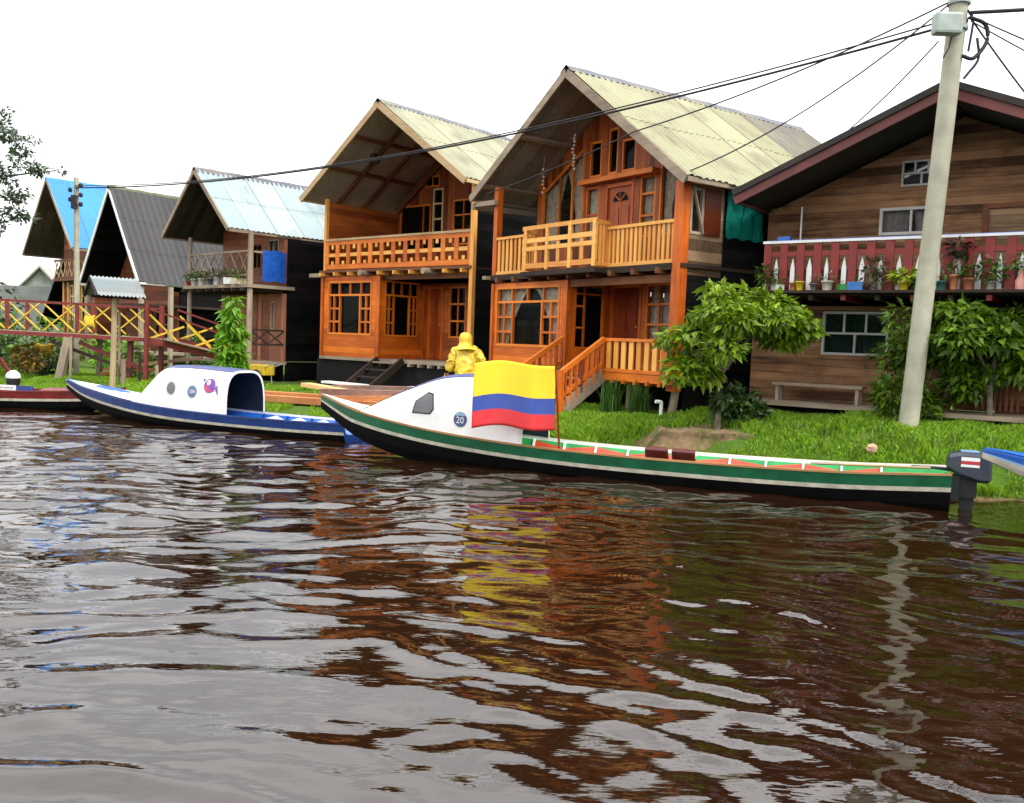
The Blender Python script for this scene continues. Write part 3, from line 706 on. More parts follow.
    # dark bird-shaped ornament hanging from the soffit
    p = to_world(h, (1.55, .55, 7.0)); t = thing('hanging_ornament', 'dark wooden bird ornament hanging under the cream roof gable', 'ornament', tuple(p), h.rotation_euler.z)
    MB().tube([(0, 0, .0), (0, 0, .45)], .006, 5).build('string', W_DK, t)
    m = MB(); m.tube([(-.22, 0, .02), (-.08, 0, 0), (.1, 0, .01), (.2, 0, .06)], [.015, .06, .07, .03], 8)
    for s in (-1, 1): m.prism([(-.08, 0), (.08, 0), (.0, .26), (-.16, .22)], s * .05, s * .065)
    m.build('ornament_body', W_DK, t)
    return h
H2 = build_h2()

# ================================================================== flower pots
LEAFS = [leafmat('pot_leaf_green', (.02, .07, .01), (.10, .20, .02)), leafmat('pot_leaf_lime', (.20, .30, .01), (.40, .48, .03)), leafmat('pot_leaf_olive', (.05, .06, .03), (.16, .15, .07))]
FLOW = {'red': leafmat('red_petals', (.45, .01, .01), (.7, .03, .02)), 'white': leafmat('white_petals', (.6, .6, .55), (.8, .8, .75)), 'yellow': leafmat('yellow_petals', (.6, .4, .01), (.8, .6, .05))}
def leafcloud(mb, pts, size, flat=.5, mi=0, droop=.3, var=.5):
    """pts: (x, y, z, outward vector); every leaf is a folded six-point blade"""
    for (x, y, z, nx, ny, nz) in pts:
        s = size * random.uniform(1 - var, 1 + var); d = Vector((nx + random.gauss(0, .5), ny + random.gauss(0, .5), nz * .5 + random.gauss(0, .45) - droop))
        if d.length < .1: d = Vector((1, 0, 0))
        d.normalize(); up = Vector((random.gauss(0, flat), random.gauss(0, flat), 1)); sd = d.cross(up)
        if sd.length < .05: sd = Vector((1, 0, 0))
        sd.normalize(); n = sd.cross(d); p = Vector((x, y, z)); w = s * random.uniform(.20, .30)
        a = p; b = p + d * s * .35 + sd * w + n * s * .08; c = p + d * s * .35 - sd * w + n * s * .08; e = p + d * s - n * s * .12; mid = p + d * s * .4 - n * s * .02
        mb.add([tuple(a), tuple(b), tuple(e), tuple(c), tuple(mid)], [(0, 4, 1), (1, 4, 2), (2, 4, 3), (3, 4, 0)], mi)
    return mb
def ball(n, c, r, shell=.35):
    out = []
    for _ in range(n):
        d = Vector((random.gauss(0, 1), random.gauss(0, 1), random.gauss(0, 1))).normalized(); k = random.uniform(shell, 1) ** .6
        out.append((c[0] + d.x * r[0] * k, c[1] + d.y * r[1] * k, c[2] + d.z * r[2] * k, d.x, d.y, d.z))
    return out
def flowerpot(h, p, r, hh, colour, label, group, leaf=0, n=40, lh=.18, lr=.14, lsize=.09, flower=None, shape='pot'):
    w = to_world(h, p); t = thing('flowerpot', label, 'flowerpot', tuple(w), random.uniform(0, 6), group)
    m = MB()
    if shape == 'box': m.box(-r * 1.5, r * 1.5, -r * .8, r * .8, 0, hh)
    elif shape == 'jug': m.lathe([(r * .9, 0), (r, hh * .45), (r * .5, hh * .72), (r * .35, hh * .8), (r * .45, hh)], n=14)
    else: m.lathe([(r * .72, 0), (r * .98, hh * .85), (r * 1.08, hh * .86), (r * 1.08, hh), (r * .9, hh), (r * .88, hh * .9)], n=14)
    m.build('pot', paint('pot_' + '_'.join('%d' % (c * 100) for c in colour), colour, .5, .25, 8), t)
    if n:
        leafcloud(MB(), ball(int(n * 1.8), (0, 0, hh + lh * .55), (lr * 1.1, lr, lh * .65), .1), lsize * 1.05).build('plant', LEAFS[leaf], t)
    if flower: leafcloud(MB(), ball(max(10, n // 2), (0, 0, hh + lh * .75), (lr * 1.05, lr * 1.05, lh * .55), .7), lsize * .6, droop=-.2).build('blossoms', FLOW[flower], t)
    return t

# ================================================================== house 1: brown house, light blue roof
def build_h1():
    h = house('timber_house', 'red-brown timber house under a pale blue-white metal roof', (-10.65, 29.51), 46.1)
    W, zf, zb, D, yw = 3.83, 1.14, 3.43, 8.0, 1.15
    blue = sheet('pale_blue_roof_sheet', (.21, .28, .295), (.36, .43, .435), .95, streak=.6, dirt=(.13, .18, .19))
    soff = W_TAR
    xl, zl, xp, zp, xr, zr = -.4, 4.93, 1.72, 6.81, W, 4.93
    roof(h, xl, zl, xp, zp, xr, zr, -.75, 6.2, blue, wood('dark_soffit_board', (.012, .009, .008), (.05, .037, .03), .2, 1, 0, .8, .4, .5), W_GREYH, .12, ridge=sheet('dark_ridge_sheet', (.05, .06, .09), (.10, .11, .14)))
    post(h, .03, 0, .4, 5.0, .14, W_GREY, (-.02, 0), True); post(h, W, 0, .35, 5.0, .17, W_GREY, (-.02, 0), True)
    lz = lambda a: zp - abs(a - xp) * .887 - .07
    MB().wall(.02, W, zb, lz, yw, yw + .09, [(1.9, 2.5, 4.0, 4.8), (2.9, 3.5, 3.95, 4.9)], (xp,)).build('gable_wall', W_H1, h)
    window(h, None, 1.9, 2.5, 4.0, 4.8, [(.5, 0, .5, 1)], W_RAFT, yw - .01, .04, glass=GLASSD)
    window(h, None, 2.9, 3.5, 3.95, 4.9, [(.5, 0, .5, 1)], W_GREY, yw - .01, .04, curtain=CURTW, open_w=.5)
    MB(XR(W + .02)).wall(yw + .095, 6.0, zf, 4.95, 0, .08).build('side_wall', W_TAR, h)
    MB(XR(.1)).wall(yw + .095, 6.0, zf, 4.9, 0, .08).build('side_wall', W_TAR, h)
    MB().box(-.12, W + .12, -.16, yw + .3, zb - .1, zb).build('balcony_floor', W_GREYH, h)
    for i in range(8): MB().box(-.02 + i * .53, .06 + i * .53, -.26, yw, zb - .2, zb - .103).build('joist', W_DK, h)
    # rails with crossed sticks
    def xrail(p0, p1, z0, z1, n, m, name='crossed_rail'):
        p0, p1 = Vector(p0), Vector(p1); mb = MB()
        for z in (z0 + .03, z1): mb.beam((p0.x, p0.y, z), (p1.x, p1.y, z), .06, .06)
        r = mb.build(name, m, h); mb = MB()
        for i in range(n):
            a, b = p0 + (p1 - p0) * (i / n), p0 + (p1 - p0) * ((i + 1) / n)
            mb.beam((a.x, a.y, z0 + .05), (b.x, b.y, z1 - .03), .035, .035); mb.beam((a.x + .003, a.y - .03, z1 - .03), (b.x + .003, b.y - .03, z0 + .05), .035, .035)
        mb.build('crossed_sticks', m, r)
    xrail((.1, 0), (W - .1, 0), zb + .25, 4.42, 7, W_GREYH)
    MB().beam((W, .1, 4.40), (W, yw, 4.40), .05, .06).build('side_rail', W_GREYH, h)
    xrail((W, .1), (W, yw), 1.62, 2.08, 2, W_DK)
    # lower storey
    MB().wall(.02, W, zf, zb - .205, yw, yw + .09, [(2.55, 3.05, zf + .02, 3.02), (3.1, 3.3, 2.1, 3.0)]).build('entrance_wall', W_H1V, h)
    MB().box(.03, 2.3, yw - .03, yw - .002, zf + .02, zb - .21).build('wall_cladding', W_H1, h)
    MB().box(2.56, 3.04, yw + .02, yw + .06, zf + .02, 3.01).build('door', W_H1, h)
    window(h, None, 3.1, 3.3, 2.1, 3.0, [], W_GREY, yw - .01, .04, glass=GLASSD)
    MB().box(-.1, W + .05, -.05, yw + .1, zf - .1, zf - .004).build('porch_floor', W_GREYH, h)
    MB(XR(W)).wall(yw + .1, 6.0, .35, zf - .01, 0, .05).build('skirting', W_TAR, h)
    MB().wall(.05, W - .05, .35, zf - .11, yw, yw + .06).build('skirting', W_TAR, h)
    MB().wall(.1, W - .1, zf, lz, 5.9, 5.98, (), (xp,)).build('back_wall', W_TAR, h)
    # blue cloth on the side rail
    P = [[(W + .045 + .012 * math.sin(i * .8), .38 + .80 * i / 14, 4.47 - .92 * j / 8 - .02 * math.sin(i * .6)) for j in range(9)] for i in range(15)]
    c = MB().grid(P).build('hanging_cloth', fab('bright_blue_cloth', (.02, .12, .55))); c.location = h.location; c.rotation_euler = h.rotation_euler
    tag(c, 'bright blue cloth hung over the side rail of the red-brown house balcony', 'cloth')
    specs = [(.15, .10, .17, (.45, .03, .03), 'pot of red flowers at the left end of the red-brown house balcony', 0, 'red', 'pot'), (.5, .11, .22, (.62, .60, .55), 'white pot with sparse leaves beside the red flowers on the brown balcony', 0, None, 'pot'),
             (1.0, .11, .22, (.70, .68, .62), 'white pot with bushy green plant on the brown balcony edge', 0, 'yellow', 'pot'), (1.55, .09, .2, (.10, .14, .22), 'dark blue pot between white pots on the brown balcony', 2, None, 'pot'),
             (2.0, .11, .23, (.68, .67, .62), 'white pot under the olive plant on the brown balcony', 2, None, 'pot'), (2.75, .17, .2, (.72, .72, .68), 'long white planter box toward the right post of the brown balcony', 2, None, 'box'), (3.35, .12, .17, (.62, .56, .36), 'cream planter with low leaves beside the right post of the brown balcony', 0, None, 'box')]
    for x, r, hh, c, lab, lf, fl, sh in specs:
        flowerpot(h, (x, -.09, zb), r, hh, c, lab, 'flowerpots on the red-brown house balcony', lf, 34, .22, .17, .12, fl, sh)
    return h
H1 = build_h1()

# ================================================================== house 4: weathered brown house at the right
def build_h4():
    h = house('timber_house', 'weathered brown plank house with burgundy balustrade behind the concrete pole', (4.49, 16.5), 53.57)
    W, zf, zb, D, yw = 6.9, 1.11, 3.09, 3.1, 1.0
    grey = sheet('grey_brown_roof_tile', (.09, .075, .06), (.19, .16, .13), .6)
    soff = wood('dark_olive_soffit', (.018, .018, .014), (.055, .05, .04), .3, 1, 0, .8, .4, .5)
    xl, zl, xp, zp = -.45, 4.68, 2.98, 6.15
    xr, zr = xp + (xp - xl), zl
    roof(h, xl, zl, xp, zp, xr, zr, -.42, D, grey, soff, P_BARG, .16, laps=3, amp=.03, wl=.24, bt=.05)
    for sx in (-1, 1):
        MB().beam((xp + sx * .012, -.44, zp + .135), (xp + sx * 3.46, -.44, zl + .135), .10, .10, 0, (0, 0, 1)).build('tile_edge', paint('dark_tile_edge', (.035, .03, .026), .85), h)
    lz = lambda a: zp - abs(a - xp) * .4286 - .07
    holes = [(1.7, 2.75, 4.14, 4.62), (2.03, 2.68, 4.98, 5.42), (3.4, 4.35, 3.15, 4.56)]
    MB().wall(-.35, W - .3, zb, lz, yw, yw + .1, holes, (xp,)).build('gable_wall', W_BR, h)
    window(h, None, 1.7, 2.75, 4.14, 4.62, [(.5, 0, .5, 1)], paint('grey_white_frame_paint', (.50, .50, .47), .5, .2), yw - .012, .04, curtain=fab('mauve_curtain', (.33, .26, .26)), open_w=.12)
    window(h, None, 2.03, 2.68, 4.98, 5.42, [(.33, .5, .33, 1), (.66, .5, .66, 1), (0, .5, 1, .5), (.5, 0, .5, .5)], paint('grey_white_frame_paint', (.50, .50, .47)), yw - .012, .035, glass=GLASSD, fw=.03)
    MB().box(3.45, 4.3, yw + .02, yw + .06, 3.12, 4.52).build('door', W_BR2, h)
    m = MB(); m.box(3.36, 3.45, yw - .03, yw + .06, 3.1, 4.6); m.box(4.3, 4.39, yw - .03, yw + .06, 3.1, 4.6); m.box(3.45, 4.3, yw - .028, yw + .058, 4.52, 4.6); m.build('door_frame', W_RAFT, h)
    MB(XR(-.26)).wall(yw + .1, D - .1, zf, 4.75, 0, .08).build('side_wall', W_BR, h)
    MB(XR(W - .3)).wall(yw + .1, D - .1, zf, 4.5, 0, .08).build('side_wall', W_BR, h)
    MB().wall(-.3, W - .4, zf, lz, D - .12, D - .04, (), (xp,)).build('back_wall', W_TAR, h)
    # lower storey
    MB().wall(-.55, W - .3, zf - .02, zb - .21, yw + .004, yw + .1, [(.80, 1.98, 1.98, 2.78), (3.05, 3.75, zf, 2.7)]).build('front_wall', W_BR, h)
    fm = paint('grey_white_frame_paint', (.50, .50, .47))
    window(h, None, .80, 1.98, 1.98, 2.78, [(0, .5, 1, .5), (.33, .5, .33, 1), (.66, .5, .66, 1), (.5, 0, .5, .5)], fm, yw - .014, .04, curtain=fab('dark_green_curtain', (.022, .055, .038)), open_w=0, fw=.045)
    MB().box(3.1, 3.7, yw + .03, yw + .07, zf + .01, 2.66).build('door', W_RAFT, h)
    m = MB()
    for i in range(8): m.box(3.5 + i * .085, 3.545 + i * .085, yw - .28, yw - .25, zf + .05, 2.0)
    m.box(3.46, 4.2, yw - .24, yw - .21, zf + .15, zf + .24); m.box(3.46, 4.2, yw - .242, yw - .212, 1.75, 1.84); m.build('slatted_gate', W_RAFT, h)
    MB().box(-.6, W, -.12, yw, zf - .07, zf).build('porch_floor', W_GREYH, h)
    MB().wall(-.5, W, .6, zf - .072, .1, .16).build('skirting', W_TAR, h)
    # balcony
    MB().box(-.05, W, -.05, yw, zb - .08, zb - .004).build('balcony_floor', W_DK, h)
    for i in range(11):
        MB().box(.32 + i * .56, .40 + i * .56, -.14, yw - .01, zb - .17, zb - .083).build('joist', P_BURG if i % 2 == 0 else W_DK, h)
    zt = 3.98
    r = MB().box(-.02, W, -.05, .05, zt - .045, zt).build('balcony_rail', P_WHITE, h)
    MB().box(.02, W, .055, .10, zt - .02, zt + .022).build('blue_rail_strip', P_BLUE, r)
    m = MB()
    m.box(0, W, -.022, .018, 3.70, 3.79)
    n = 23; pw = W / n
    x = 0
    for i in range(n):
        m.box(i * .30, i * .30 + .135, -.03, .012, zb, zt - .047)
    m.build('balustrade_boards', P_BURG, r)
    m = MB()
    for i in range(n - 1):
        c = i * .30 + .135 + .0825; w = .036 + .005 * (i % 3)
        m.prism([(c - w, zb + .02), (c + w, zb + .02), (c + w, 3.48), (c + w * .45, 3.6), (c, 3.68), (c - w * .45, 3.6), (c - w, 3.48)], .022, .045)
    m.build('pointed_white_slats', P_WHITE, r)
    MB().tube([(.35, .82, zb), (.36, .80, 4.7)], .018, 7).build('downpipe', P_WHITE, h)
    MB().box(.2, .42, .06, .2, zt + .025, zt + .09).build('blue_cloth_bundle', P_BLUE, h)
    # pots along the balcony edge
    G = 'flowerpots along the burgundy balustrade'
    for x, r_, hh, c, lab, lf, n_, lh, lr, ls, fl, sh in [
        (.10, .07, .11, (.25, .24, .22), 'grey pot with trailing green plant at the left end of the balustrade', 0, 46, .34, .15, .11, None, 'pot'),
        (.32, .09, .10, (.66, .64, .58), 'low white box planter near the left end of the balustrade', 0, 18, .12, .12, .08, None, 'box'),
        (.60, .06, .14, (.50, .17, .08), 'slim terracotta pot beside the yellow pot on the balustrade', 0, 0, 0, 0, 0, None, 'pot'),
        (.72, .075, .16, (.72, .52, .02), 'yellow pot next to the slim terracotta pot on the balustrade', 0, 6, .08, .06, .06, None, 'pot'),
        (.97, .07, .12, (.12, .13, .14), 'dark grey pot between the yellow pot and white planter', 2, 16, .12, .08, .07, None, 'pot'),
        (1.2, .10, .16, (.62, .58, .48), 'cream round pot with white flowers on the balustrade edge', 0, 16, .12, .12, .07, 'white', 'pot'),
        (1.45, .08, .10, (.04, .26, .06), 'small green box planter beside the blue pot', 0, 8, .05, .08, .05, None, 'box'),
        (1.68, .085, .14, (.03, .17, .50), 'square blue pot on the balustrade edge', 0, 6, .05, .06, .05, None, 'box'),
        (1.98, .07, .10, (.20, .20, .21), 'grey pot with tall olive feathery plant on the balustrade', 2, 90, .42, .22, .10, None, 'pot'),
        (2.45, .085, .14, (.72, .52, .02), 'yellow pot with bright lime plant left of the concrete pole', 1, 60, .16, .19, .12, None, 'pot'),
        (2.68, .085, .13, (.03, .20, .13), 'dark green pot left of the concrete pole beside the lime plant', 0, 10, .08, .07, .07, None, 'pot'),
        (3.02, .09, .14, (.05, .16, .15), 'teal bowl just right of the concrete pole on the balustrade', 0, 12, .1, .1, .08, None, 'pot'),
        (3.20, .07, .24, (.60, .22, .09), 'tall terracotta pot with white figurine look right of the concrete pole', 0, 24, .2, .1, .08, 'white', 'pot'),
        (3.42, .085, .18, (.45, .15, .08), 'round terracotta pot below the hanging plant on the balustrade', 0, 30, .26, .15, .10, None, 'pot'),
        (3.72, .085, .13, (.32, .33, .25), 'grey-green bowl with white flower right of the terracotta pots', 0, 60, .3, .2, .1, 'white', 'pot'),
        (4.15, .09, .30, (.70, .30, .24), 'salmon pink jug-shaped pot near the right end of the balustrade', 0, 20, .2, .14, .1, None, 'jug'),
        (4.45, .08, .14, (.06, .20, .12), 'dark pot with dense green plant beyond the pink jug', 0, 50, .3, .2, .1, None, 'pot')]:
        if sh == 'pot' and 'figurine' in lab: lab = 'tall terracotta pot with white flowers right of the concrete pole'
        flowerpot(h, (x, -.14, zb - .0), r_, hh, c, lab, G, lf, n_, lh, lr, ls, fl, sh)
    MB().box(-.05, W, -.27, -.052, zb - .05, zb - .004).build('pot_shelf', W_DK, h)
    # plant hanging from the rail
    p = to_world(h, (3.25, -.12, 3.62)); t = thing('hanging_plant', 'dark hanging basket plant under the white handrail right of the pole', 'plant', tuple(p))
    m = MB(); m.lathe([(.05, -.02), (.11, .05), (.12, .09)], n=10); b = m.build('basket', W_DK, t)
    leafcloud(MB(), ball(70, (0, 0, .1), (.2, .14, .16), .2), .12).build('foliage', leafmat('dark_purple_leaf', (.015, .012, .01), (.06, .04, .03)), t)
    # bench
    p = to_world(h, (.12, .55, zf)); b = thing('bench', 'plain wooden bench below the green-curtained window', 'bench', tuple(p), h.rotation_euler.z)
    MB().box(0, 1.62, -.16, .16, .28, .33).build('seat', W_GREYH, b)
    for x in (.06, 1.5):
        for y in (-.12, .09): MB().box(x, x + .06, y, y + .04, 0, .279).build('leg', W_GREY, b)
    return h
H4 = build_h4()

# ================================================================== far houses on the left
def build_h0():
    h = house('timber_house', 'small brown house under a steep dark grey corrugated roof with white barge boards', (-18.35, 38.86), 55)
    W, zf, zb, D, yw = 4.09, 1.07, 3.0, 6.0, 1.3
    dk = sheet('dark_grey_roof_sheet', (.014, .013, .0135), (.036, .033, .033), 1.1, streak=.3, dirt=(.03, .03, .03))
    xl, zl, xp, zp, xr, zr = -.09, 3.79, 2.06, 7.64, 4.21, 3.79
    roof(h, xl, zl, xp, zp, xr, zr, -.37, D, dk, W_TAR, P_WHITE, .11, laps=3, amp=.010, wl=.3, ridge=paint('mossy_ridge', (.12, .14, .07), .8))
    lz = lambda a: zp - abs(a - xp) * 1.79 - .1
    MB().wall(.15, W - .15, zb, lz, yw, yw + .1, [(1.5, 2.4, 5.25, 5.9)], (xp,)).build('gable_wall', W_H1, h)
    window(h, None, 1.5, 2.4, 5.25, 5.9, [(.5, 0, .5, 1)], W_DK, yw - .01, glass=GLASSD)
    MB().wall(.2, W - .1, zf, zb, yw + .3, yw + .4, [(2.4, 3.4, 1.6, 2.8)]).build('front_wall', W_H1, h)
    window(h, None, 2.4, 3.4, 1.6, 2.8, [(.33, 0, .33, 1), (.66, 0, .66, 1), (0, .5, 1, .5)], W_GREY, yw + .29, .05, glass=GLASSD)
    MB().box(-.1, W + .5, -.2, D - .4, zb - .1, zb - .003).build('balcony_floor', W_DK, h)
    for x in (.1, W - .05, W + .9): post(h, x, -.1 if x < W else .6, .4, 3.7, .15, W_GREY)
    MB(XR(W - .06)).wall(yw + .4, D - .2, zf, 4.0, 0, .08).build('side_wall', W_TAR, h)
    MB().box(-.1, W + .9, -.1, yw + .3, zf - .12, zf - .01).build('porch_floor', W_GREYH, h)
    MB().wall(.2, W - .2, zf, lz, D - .3, D - .2, (), (xp,)).build('back_wall', W_TAR, h)
    return h
H0 = build_h0()
def build_hb():
    h = house('timber_house', 'narrow house under a bright blue steep roof, farthest left in the row', (-22.08, 43.23), 46)
    W, zf, zb, D, yw = 4.05, .65, 4.18, 7.0, .35
    bl = sheet('bright_blue_roof_sheet', (.012, .15, .48), (.04, .26, .64), 1.6, streak=.35, dirt=(.03, .17, .45))
    xl, zl, xp, zp, xr, zr = -1.6, 5.31, 1.5, 8.58, 4.6, 5.31
    roof(h, xl, zl, xp, zp, xr, zr, -.87, D, bl, wood('brown_grey_soffit', (.06, .045, .035), (.17, .13, .10), .4, 1, 0), W_GREYH, .12, laps=1, amp=.01)
    lz = lambda a: zp - abs(a - xp) * 1.055 - .1
    MB().wall(.3, W, zb, lz, yw, yw + .1, (), (xp,)).build('gable_wall', W_H1, h)
    MB().wall(.3, W, zf, zb, yw, yw + .1, [(1.1, 1.7, 2.2, 3.9), (2.5, 3.3, 2.2, 3.9)]).build('front_wall', W_H1, h)
    for a in ((1.1, 1.7), (2.5, 3.3)): window(h, None, a[0], a[1], 2.2, 3.9, [(0, .3, 1, .3), (0, .7, 1, .7), (.5, 0, .5, 1)], W_CREAM, yw - .02, .06, glass=GLASSD)
    m = MB()
    for x in (.3, .9, 1.85, 2.3, 3.4): m.box(x, x + .14, yw - .06, yw - .003, zf, 4.1)
    m.build('pale_trim_board', W_PALE, h)
    MB().box(.2, W + .1, -.15, yw, zb - .1, zb).build('balcony_floor', W_RAFT, h)
    m = MB(); m.box(.25, W, -.1, -.04, 5.0, 5.08); m.box(.25, W, -.1, -.04, zb + .02, zb + .1); r = m.build('balcony_rail', W_RAFT, h)
    m = MB()
    for i in range(7):
        x = .3 + i * .55
        for s in (-1, 1): m.beam((x + .27 - s * .2, -.07 - .012 * s, zb + .1), (x + .27 + s * .2, -.07 - .012 * s, 5.0), .07, .03, 0, (0, 1, 0))
    m.build('crossed_slats', W_TAN, r)
    MB(XR(W)).wall(yw + .1, D - .3, zf, 5.3, 0, .08).build('side_wall', W_H1, h)
    MB(XR(.38)).wall(yw + .1, D - .3, zf, 5.3, 0, .08).build('side_wall', W_TAR, h)
    MB().wall(.3, W - .1, zf, lz, D - .3, D - .2, (), (xp,)).build('back_wall', W_TAR, h)
    # lean-to on its left
    m = MB(); m.prism([(-2.6, 1.9), (.36, 5.0), (.36, 5.1), (-2.7, 1.95)], .2, D - 1.0); m.build('lean_to_roof', W_TAR, h)
    MB().wall(-1.6, .36, zf, 2.6, 1.2, 1.3).build('lean_to_wall', paint('dark_teal_boards', (.02, .06, .055), .8), h)
    return h
HB = build_hb()

# far gabled hut and garden wall at the left edge
hut = thing('far_hut', 'distant pale hut with a small gabled roof beyond the blue-roofed house', 'hut', (-31.5, 60, .5), R(12))
MB().wall(-2.2, 2.2, 0, lambda a: 5.2 - abs(a) * 1.1, 0, .2, [(-.4, .4, 2.6, 3.4)], (0,)).build('wall', paint('hut_render', (.30, .32, .28), .9), hut)
MB().box(-2.1, 2.1, 3.6, 3.8, 0, 2.8).build('rear_wall', paint('hut_render', (.30, .32, .28), .9), hut)
for s in (-1, 1): MB().prism([(0, 5.25), (s * 2.8, 2.2), (s * 2.8, 2.3), (0, 5.4)], -.4, 4.2).build('roof', sheet('hut_roof', (.26, .25, .22), (.36, .35, .32), 1), hut)
gw = MB().wall(-40, -24, 0.2, 4.2, 52, 52.3).build('garden_wall', paint('grey_render', (.22, .23, .22), .9, .35, .6)); tag(gw, 'long grey rendered wall behind the bushes at the far left', 'wall')
hl = np.linspace(-260, -60, 60); hd = np.linspace(0, 1, 12)
HX, HT = np.meshgrid(hl, hd, indexing='ij')
HY = 190 + 80 * HT + .25 * (HX + 60); HZ = .3 + (9 + 4 * np.sin(HX * .05) + 2 * np.sin(HX * .17)) * np.sin(np.pi * np.clip(HT, 0, 1)) ** .7
tag(np_mesh('hill', HX, HY, HZ, paint('hill_scrub', (.05, .08, .035), .95, .6, .12)), kind='structure')

# ================================================================== boats
def frame(stern, bow):
    return (stern[0], stern[1], 0), math.atan2(bow[1] - stern[1], bow[0] - stern[0])
def interp(x, xs, ys): return float(np.interp(x, xs, ys))
def smooth_interp(x, xs, ys):
    # monotone-ish cosine blend between stations
    for i in range(len(xs) - 1):
        if x <= xs[i + 1]:
            t = (x - xs[i]) / (xs[i + 1] - xs[i]); m = lambda k: (ys[min(k + 1, len(ys) - 1)] - ys[max(k - 1, 0)]) / (xs[min(k + 1, len(xs) - 1)] - xs[max(k - 1, 0)])
            h = xs[i + 1] - xs[i]; a, b = ys[i], ys[i + 1]; ma, mb = m(i) * h, m(i + 1) * h
            return (2 * t ** 3 - 3 * t * t + 1) * a + (t ** 3 - 2 * t * t + t) * ma + (-2 * t ** 3 + 3 * t * t) * b + (t ** 3 - t * t) * mb
    return ys[-1]
def canoe(name, label, stern, bow, sh, mats, deck, inner, cab=None, ribs=None, trim=None):
    """sh: dict of stations s -> half beam, gunwale z, keel z. mats: (bottom, stripe, band, gunwale, inside, rail)"""
    loc, rz = frame(stern, bow)
    t = thing(name, label, 'boat', loc, rz, 'wooden river boats moored along the bank')
    S, B, G, K = sh['s'], sh['b'], sh['g'], sh['k']
    L = S[-1]; N = 64
    bf = lambda s: smooth_interp(s, S, B); gf = lambda s: smooth_interp(s, S, G); kf = lambda s: smooth_interp(s, S, K)
    P = []; st = [L * i / N for i in range(N + 1)]
    for s in st:
        b, g_, k = bf(s), gf(s), kf(s); h = g_ - k
        zs1, zs2 = g_ - min(.245, h * .5), g_ - min(.185, h * .38)
        half = [(0, k), (b * .62, k + .012), (b * .84, (k + zs1) / 2 + .01), (b * .935, zs1), (b * .955, zs2), (b, g_ - .03), (b + .012, g_ - .028), (b + .012, g_), (b - .035, g_), (b - .04, g_ - min(.06, h * .1)), (b * .78, g_ - min(.30, h * .45)), (b * .5, g_ - min(.33, h * .5)), (0, g_ - min(.33, h * .5))]
        P.append([(s, y, z) for y, z in half[::-1]] + [(s, -y, z) for y, z in half[1:]])
    # material per strip, counted from the inside centre
    mi = [4, 4, 4, 5, 3, 3, 2, 2, 1, 0, 0, 0]; mi = mi + mi[::-1]
    m = MB(); m.grid(P, mif=lambda i, j: mi[min(j, 23)], smooth=False)
    hull = None
    e = P[0]; k = len(m.v); m.v += e; m.f.append(tuple(range(k, k + len(e)))); m.mi.append(2); m.sm.append(False)
    hull = m.build('hull', mats, t)
    if trim:
        # painted triangles on the inner side walls and white ribs
        x0, x1, n, colours, ribm = trim[:5]; iso = trim[5] if len(trim) > 5 else 0
        for sd in (-1, 1):
            m = MB(); d = (x1 - x0) / n
            for i in range(n):
                a, b_ = x0 + i * d, x0 + (i + 1) * d
                s0 = lambda s: min(.06, (gf(s) - kf(s)) * .1) + .006
                pt = lambda s, f: (s, sd * ((bf(s) - .04) * (1 - f) + bf(s) * .78 * f - .010), gf(s) - s0(s) - f * (min(.30, (gf(s) - kf(s)) * .45) - s0(s)))
                if iso: m.add([pt((a + b_) / 2, .0), pt(a + .02, iso), pt(a + .02, .97), pt(b_ - .02, .97), pt(b_ - .02, iso)], [(0, 1, 2, 3, 4)], 0)
                elif i % 2 == 0: m.add([pt(a + .02, .02), pt(a + .02, .97), pt(b_ - .02, .97), pt(b_ - .02, .36)], [(0, 1, 2, 3)], 0)
                else: m.add([pt(b_ - .02, .02), pt(a + .02, .36), pt(a + .02, .97), pt(b_ - .02, .97)], [(0, 1, 2, 3)], 0)
            m.build('painted_triangles', colours, t)
        for sd in (-1, 1):
            for i in range(n + 1):
                s = x0 + i * d; m = MB()
                m.beam((s, sd * (bf(s) - .052), gf(s) - .05), (s, sd * (bf(s) * .78 - .012), gf(s) - min(.30, (gf(s) - kf(s)) * .45) + .005), .05, .03, 0, (1, 0, 0)); m.build('rib', ribm, t)
        for i in (2, 5, 8):
            if i < n: s = x0 + i * d + .25; MB().box(s, s + .24, -bf(s) * .82, bf(s) * .82, gf(s) - .30, gf(s) - .27).build('thwart', ribm if i != 5 else mats[4], t)
    if deck:
        d0, ml, fn = deck
        Pd = []
        for i in range(25):
            s = d0 + (L - .01 - d0) * i / 24; b = max(.004, bf(s) - .02); Pd.append([(s, b * j / 6 * 1.0, gf(s) + .012 + .05 * (1 - (j / 6) ** 2) * min(1, b * 4)) for j in range(-6, 7)])
        MB().grid(Pd, mif=lambda i, j: fn(i / 24, (j - 5.5) / 6), smooth=False).build('bow_deck', ml, t)
    surf = None
    if cab:
        c0, c1, prof_s, prof_h, cm, im = cab
        n = 40; hf = lambda s: smooth_interp(s, prof_s, prof_h); ex = 4.0
        def ring(s, inset=0.0):
            b = bf(s) - .012 - inset; h = max(.02, hf(s) - inset); g0 = gf(s) + .002; row = []
            for k in range(29):
                a = math.pi * k / 28; c, sn = math.cos(a), math.sin(a)
                yy = b * math.copysign(abs(c) ** (2 / ex), c) * (1 - .07 * abs(sn)); zz = h * abs(sn) ** (2 / ex * 1.05)
                row.append((s, yy, g0 + zz))
            return row
        ss = [c0 + (c1 - c0) * (i / n) for i in range(n + 1)]
        m = MB(); m.grid([ring(s) for s in ss]); outer = m.build('cabin', cm, t)
        m = MB(); m.grid([ring(s, .035) for s in [c0 + (c1 - c0 - .25) * i / n for i in range(n + 1)]]); m.build('cabin_lining', im, outer)
